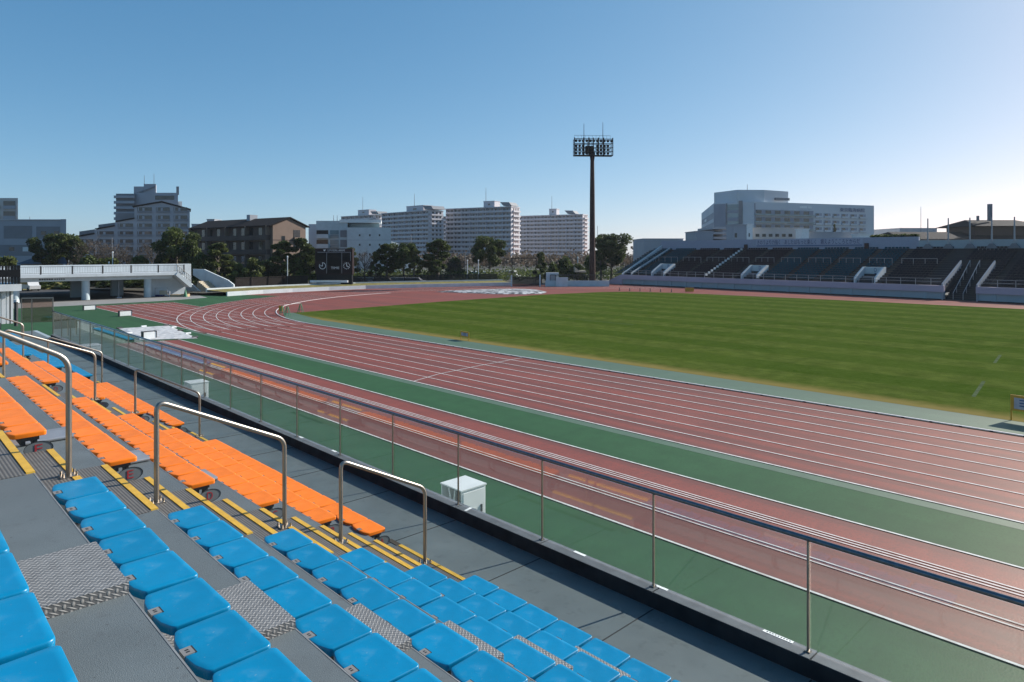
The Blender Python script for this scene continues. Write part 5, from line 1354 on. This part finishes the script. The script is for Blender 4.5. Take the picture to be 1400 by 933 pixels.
lamp_post(149, 360, 135, 'pale post left of a twin post in the bare trees above the bridge'); lamp_post(154, 346, 136, 'taller pale post in the bare trees above the bridge')
lamp_post(393, 352, 132, 'slim white post among the trees left of the scoreboard')
lamp_post(639, 357, 150, 'white post behind the black fence, left one of the pair'); lamp_post(654, 357, 150, 'white post behind the black fence, right one of the pair')
lamp_post(790, 353, 150, 'slim white post above the hedge beside the floodlight mast')
for i, (px, d_, phi_, m_) in enumerate(((486, 141, 10, 'black'), (503, 143, -5, 'car'), (526, 142, 12, 'frame'), (547, 143, 0, 'car'), (566, 142, 5, 'boardgrey'))):
    van(px, d_, phi_, ('dark car', 'white car', 'grey car', 'second white car', 'silver car')[i] + ' parked behind the black fence, ' + ORD[i] + ' from the left', M[m_], .8, 'parked_car')
b = MB(); b.box(camfr(660, 165), -3, 3, 0, 4, 0, 2.2); tag(b.build('white_shed', M['white'], loc=(*gp(668, 165), 0)), 'small white shed under the broad tree behind the black fence', 'shed')
van(699, 175, 20, 'white van glimpsed through the black portal frame', M['car'], 1.1)
# sunlit bank seen under the bridge
b = MB()
for i in range(8):
    x0, x1 = -20 + i * 10, -10 + i * 10
    b.face([(x0, 150, 0), (x1, 150, 0), (x1, 162, 3.4), (x0, 162, 3.4)])
tag(b.build('sunny_bank', M['drygrass'], recalc=False), kind='structure')

# ================================================================== TREES
def tree_proto(seed, h, cr, kind, n):
    """returns (trunk builder, crown builder): a tapered trunk with limbs, a crown of leaf faces in uneven clumps"""
    r = random.Random(seed); t = MB(); c = MB()
    th = h * (.42 if kind != 'shrub' else .2); base_r = .035 * h
    top = Vector((r.uniform(-.04, .04) * h, r.uniform(-.04, .04) * h, h * .8))
    pts = [Vector((0, 0, 0)), Vector((top.x * .3, top.y * .3, h * .28)), Vector((top.x * .7, top.y * .7, h * .55)), top]
    t.tube(pts, base_r, 8, r1=base_r * .2)
    clumps = []
    nl = {'broad': 13, 'tall': 12, 'cone': 12, 'shrub': 9, 'bare': 16}[kind]
    for i in range(nl):
        a = 2 * math.pi * (i * .382 + r.uniform(-.08, .08)); f = (i + .5) / nl
        if kind == 'cone': z = h * (.2 + .75 * f); rad = cr * (1.05 - f) * r.uniform(.6, 1)
        elif kind == 'tall': z = h * (.28 + .66 * f); rad = cr * (1 - abs(f - .35) * 1.1) * r.uniform(.45, .95)
        elif kind == 'shrub': z = h * (.25 + .6 * f); rad = cr * r.uniform(.35, .9) * (1.1 - .7 * f)
        else: z = h * (.42 + .5 * f); rad = cr * math.sqrt(max(.05, 1 - (1.25 * (f - .45)) ** 2)) * r.uniform(.5, 1.0)
        e = Vector((math.cos(a) * rad, math.sin(a) * rad, z)); s = pts[1] + (pts[3] - pts[1]) * max(0, f - .25)
        mid = (s + e) / 2 + Vector((0, 0, -.03 * h)); t.tube([s, mid, e], base_r * .34, 5, r1=base_r * .08)
        clumps.append((e, cr * r.uniform(.28, .5)))
        if kind == 'bare':
            for j in range(7):
                e2 = e + Vector((r.uniform(-1, 1), r.uniform(-1, 1), r.uniform(.1, 1.3))) * cr * .42; t.tube([mid + (e - mid) * r.uniform(.2, 1), e2], base_r * .1, 4, r1=base_r * .03)
                for q in range(3):
                    e3 = e2 + Vector((r.uniform(-1, 1), r.uniform(-1, 1), r.uniform(-.2, 1))) * cr * .22; t.tube([e + (e2 - e) * r.uniform(.3, 1), e3], base_r * .05, 3, r1=base_r * .02)
    clumps.append((top + Vector((0, 0, h * .08)), cr * .42))
    for i in range(n):
        ce, rr = clumps[r.randrange(len(clumps))]
        v = Vector((r.gauss(0, 1), r.gauss(0, 1), r.gauss(0, 1))).normalized() * rr * r.random() ** .45
        v.z *= .72; p = ce + v
        s = r.uniform(.11, .26) * (1 if kind != 'bare' else .7)
        u = Vector((r.gauss(0, 1), r.gauss(0, 1), r.gauss(0, .6))).normalized() * s; w_ = u.cross(Vector((r.gauss(0, 1), r.gauss(0, 1), r.gauss(0, 1)))).normalized() * s * .7
        c.face([p - u, p + w_, p + u, p - w_])
    return t, c
def make_tree(name, seed, h, cr, kind, n, leaf, bark):
    t, c = tree_proto(seed, h, cr, kind, n)
    root = empty(name, (0, 0, 0)); t.build('trunk', M[bark], root, smooth=60)
    if n: c.build('crown', M[leaf], root, recalc=False)
    kids[root.name] = list(root.children); kids[root.name] = [x for x in bpy.data.objects if x.parent == root]
    return root
protos = {
    'broadA': (make_tree('broadleaf_tree', 11, 9, 3.3, 'broad', 9500, 'leafA', 'bark'), 9, 3.3),
    'broadB': (make_tree('broadleaf_tree', 23, 9, 3.6, 'broad', 9000, 'leafA', 'bark'), 9, 3.6),
    'tallA': (make_tree('tall_tree', 5, 9, 2.0, 'tall', 8000, 'leafA', 'bark'), 9, 2.0),
    'tallB': (make_tree('tall_tree', 9, 9, 2.2, 'tall', 8000, 'leafB', 'bark'), 9, 2.2),
    'cone': (make_tree('conifer_tree', 15, 8, 2.2, 'cone', 5500, 'leafA', 'bark'), 8, 2.2),
    'shrub': (make_tree('round_shrub', 31, 4, 2.3, 'shrub', 3800, 'leafB', 'bark'), 4, 2.3),
    'shrubA': (make_tree('round_shrub', 37, 4, 2.6, 'shrub', 3800, 'leafA', 'bark'), 4, 2.6),
    'bare': (make_tree('bare_tree', 41, 8, 2.8, 'bare', 500, 'leafC', 'twig'), 8, 2.8),
}
first = set()
def tree(kind, px, ytop, wpx, d, label, cat='tree', group='trees round the far bend', zb=0.2):
    root, h, cr = protos[kind]; x, y = gp(px, d); th = zat(ytop, d) - zb; s = th / (h * 1.0); sw = wpx * d / F / 2 / (cr * (1.12 if kind == 'cone' else .92))
    rz = rnd.uniform(0, 6.28)
    if kind not in first: o = root; first.add(kind)
    else:
        o = root.copy(); col.objects.link(o)
        for ch in kids[root.name]: c_ = ch.copy(); col.objects.link(c_); c_.parent = o
    o.location = (x, y, zb); o.rotation_euler = (0, 0, rz); o.scale = (sw, sw, s)
    tag(o, label, cat, group); return o
tree('broadB', 68, 321, 42, 150, 'dark spreading tree left of centre above the white bridge'); tree('broadA', 92, 319, 38, 152, 'dark spreading tree beside the first one above the white bridge')
tree('bare', 128, 328, 46, 150, 'leafless brownish tree in front of the left half of the stepped apartments'); tree('bare', 152, 333, 40, 147, 'leafless tree behind the twin pale posts')
tree('bare', 175, 340, 40, 146, 'rusty half bare tree below the stepped apartments'); tree('bare', 208, 332, 34, 146, 'bare forked tree left of the big dark round tree')
tree('broadB', 242, 313, 48, 140, 'big dark round tree between the stepped apartments and the brown block'); tree('shrubA', 262, 333, 30, 138, 'dark bushy tree leaning against the big round tree')
tree('tallB', 298, 330, 40, 136, 'yellowish green tree in front of the left end of the brown block'); tree('shrubA', 276, 348, 34, 134, 'dark low bush at the foot of the yellowish tree')
tree('shrub', 346, 354, 32, 134, 'light green rounded bush in front of the brown block'); tree('shrub', 326, 361, 26, 134, 'small olive bush left of the rounded bush')
tree('tallA', 385, 329, 34, 138, 'dark tree at the gable corner of the brown block'); tree('tallA', 412, 325, 34, 140, 'dark tree just left of the scoreboard, the taller of two'); tree('broadA', 424, 338, 28, 141, 'dark tree half behind the scoreboard on its left')
tree('tallB', 478, 337, 28, 145, 'light green tree right behind the scoreboard'); tree('bare', 498, 344, 24, 144, 'thin pale tree in front of the pale square building'); tree('cone', 513, 343, 22, 146, 'small dark tree below the small square windows')
tree('tallA', 529, 333, 28, 147, 'dark slender tree at the right corner of the pale building'); tree('broadA', 552, 332, 34, 148, 'dark leafy tree in front of the leftmost slab block'); tree('tallB', 566, 338, 24, 147, 'greener tree beside the dark leafy one')
tree('tallA', 598, 327, 38, 150, 'tall dense tree between the leftmost and middle slab blocks'); tree('broadB', 669, 324, 44, 160, 'broad vase-shaped tree in front of the middle slab block'); tree('shrubA', 622, 353, 26, 160, 'dark bush left of the white posts')
tree('bare', 622, 356, 28, 158, 'rusty bare tree beside the white posts'); tree('cone', 740, 344, 24, 142, 'dark conical tree right of the black portal frame'); tree('shrubA', 773, 353, 30, 148, 'dark wide bush left of the floodlight mast'); tree('shrubA', 755, 360, 22, 144, 'low dark bush beside the conical tree'); tree('shrubA', 790, 362, 26, 147, 'dark bush hugging the base of the floodlight mast')
tree('broadA', 836, 319, 44, 158, 'large dark tree right of the floodlight mast'); tree('tallA', 822, 332, 26, 156, 'slimmer dark tree between the mast and the large tree')
tree('shrub', 808, 350, 22, 175, 'pale green bush seen just left of the mast')
tree('cone', 1141, 306, 7, 281, 'small dark conifer on the terrace of the hospital', group=None, zb=12); 
for i, (px, yt, wp_) in enumerate(((10, 352, 40), (-20, 348, 50), (120, 352, 44), (150, 354, 40), (190, 352, 44), (225, 350, 40), (455, 352, 60), (315, 358, 40), (365, 358, 40), (403, 352, 44))):
    tree('shrubA' if i % 3 else 'shrub', px, yt, wp_, 139 + i % 4, ['dark bush at the far left above the bridge', 'dark bush cut by the left edge', 'dark bush below the leafless trees', 'dark bush behind the pale posts', 'dark bush below the rusty tree', 'dark bush left of the big round tree', 'dark bush hidden behind the scoreboard', 'dark bush right of the yellowish tree', 'dark bush right of the rounded bush', 'dark bush under the dark gable trees'][i], 'bush', 'bushes along the park edge')
# park trees and planting seen below the bridge
for i, (px, d_) in enumerate(((30, 128), (62, 127), (84, 132), (100, 127), (128, 130), (150, 126), (176, 130), (196, 126))):
    tree('shrubA', px, (385, 380, 378, 383, 380, 384, 380, 383)[i], 34, d_, ORD[i] + ' dark bush from the left in the shade under the bridge', 'bush', 'dark bushes seen under the bridge', 0)
# far-off woods as one mass
b = MB(); r2 = random.Random(77)
for i in range(9000):
    px = r2.uniform(470, 1000); d_ = r2.uniform(300, 400); x, y = gp(px, d_); z = abs(r2.gauss(0, 1)) * 2.2 + r2.uniform(0, 2.6); s = r2.uniform(.4, .9)
    u = Vector((r2.gauss(0, 1), r2.gauss(0, 1), r2.gauss(0, 1))).normalized() * s; w_ = u.cross(Vector((r2.gauss(0, 1), r2.gauss(0, 1), r2.gauss(0, 1)))).normalized() * s
    p = Vector((x, y, z)); b.face([p - u, p + w_, p + u, p - w_])
o = b.build('far_woods', M['leafC'], recalc=False); tag(o, 'brown leafless woods in front of the slab apartment blocks', 'woods', kind='stuff')
b = MB()
for i in range(17000):
    px = r2.uniform(262, 860); d_ = r2.uniform(136, 150) if px < 420 else r2.uniform(150, 166) if px < 690 else r2.uniform(150, 200); x, y = gp(px, d_); z = .3 + abs(r2.gauss(0, 1)) * .9 + r2.uniform(0, .8); s = r2.uniform(.12, .3)
    u = Vector((r2.gauss(0, 1), r2.gauss(0, 1), r2.gauss(0, 1))).normalized() * s; w_ = u.cross(Vector((r2.gauss(0, 1), r2.gauss(0, 1), r2.gauss(0, 1)))).normalized() * s
    p = Vector((x, y, z)); b.face([p - u, p + w_, p + u, p - w_])
o = b.build('undergrowth', M['leafA'], recalc=False); tag(o, 'dark undergrowth behind the fences round the bend', 'undergrowth', kind='stuff')

# ================================================================== air
hb = MB().box(W, -1600, 1600, -1600, 1600, -1.1, 47)
hz_ = bpy.data.materials.new('pale_air'); hz_.use_nodes = True; hn = hz_.node_tree
hn.nodes.remove(hn.nodes['Principled BSDF']); pv = hn.nodes.new('ShaderNodeVolumePrincipled'); pv.inputs['Color'].default_value = (.86, .92, 1, 1); pv.inputs['Density'].default_value = .00010; pv.inputs['Anisotropy'].default_value = .3
hn.links.new(pv.outputs[0], hn.nodes['Material Output'].inputs['Volume'])
ho_ = hb.build('haze', hz_); tag(ho_, 'thin pale air over the stadium and town', 'haze', kind='stuff')

# ================================================================== light, sky, camera
sun_az = (0.972, -0.23); EL = 29.5
w = bpy.data.worlds.new('World'); sc.world = w; w.use_nodes = True
nt = w.node_tree; bg = nt.nodes['Background']; sky = nt.nodes.new('ShaderNodeTexSky'); sky.sky_type = 'NISHITA'; sky.sun_disc = False
sky.sun_elevation = R(EL); sky.sun_rotation = math.atan2(sun_az[0], sun_az[1])
sky.altitude = 0; sky.air_density = .6; sky.dust_density = .6; sky.ozone_density = 2.0
# colour response of the film: one contrast and one gain for each channel of the sky
sp_ = nt.nodes.new('ShaderNodeSeparateColor'); cb_ = nt.nodes.new('ShaderNodeCombineColor'); nt.links.new(sky.outputs[0], sp_.inputs[0])
for i_, (g_, k_) in enumerate(((1.03, .90), (.70, .825), (.56, .853))):
    pw = nt.nodes.new('ShaderNodeMath'); pw.operation = 'POWER'; pw.inputs[1].default_value = g_; nt.links.new(sp_.outputs[i_], pw.inputs[0])
    ml = nt.nodes.new('ShaderNodeMath'); ml.operation = 'MULTIPLY'; ml.inputs[1].default_value = k_ * .12 ** g_ * 7.3; nt.links.new(pw.outputs[0], ml.inputs[0]); nt.links.new(ml.outputs[0], cb_.inputs[i_])
nt.links.new(cb_.outputs[0], bg.inputs['Color']); bg.inputs['Strength'].default_value = .1
sl = bpy.data.lights.new('Sun', 'SUN'); sl.energy = 5.0; sl.angle = R(.53); sl.color = (1, .955, .88)
so = bpy.data.objects.new('Sun', sl); col.objects.link(so)
n_ = math.hypot(*sun_az); sv = Vector((sun_az[0] / n_ * math.cos(R(EL)), sun_az[1] / n_ * math.cos(R(EL)), math.sin(R(EL))))
so.rotation_euler = (-sv).to_track_quat('-Z', 'Y').to_euler(); so.location = sv * 60
cam = bpy.data.cameras.new('Camera'); cam.sensor_width = 36; cam.lens = F / 1400 * 36; cam.shift_y = -(466.5 - PY0) / 1400
cam.clip_start = .05; cam.clip_end = 9000
co = bpy.data.objects.new('Camera', cam); col.objects.link(co); co.location = (0, 0, H); co.rotation_euler = (R(90), 0, -TH)
sc.camera = co
vs = sc.view_settings; vs.view_transform = 'Standard'; vs.look = 'None'; vs.exposure = 0.55; vs.gamma = 1.0
sc.cycles.max_bounces = 6; sc.cycles.volume_bounces = 0; sc.cycles.transparent_max_bounces = 16; sc.cycles.use_denoising = True
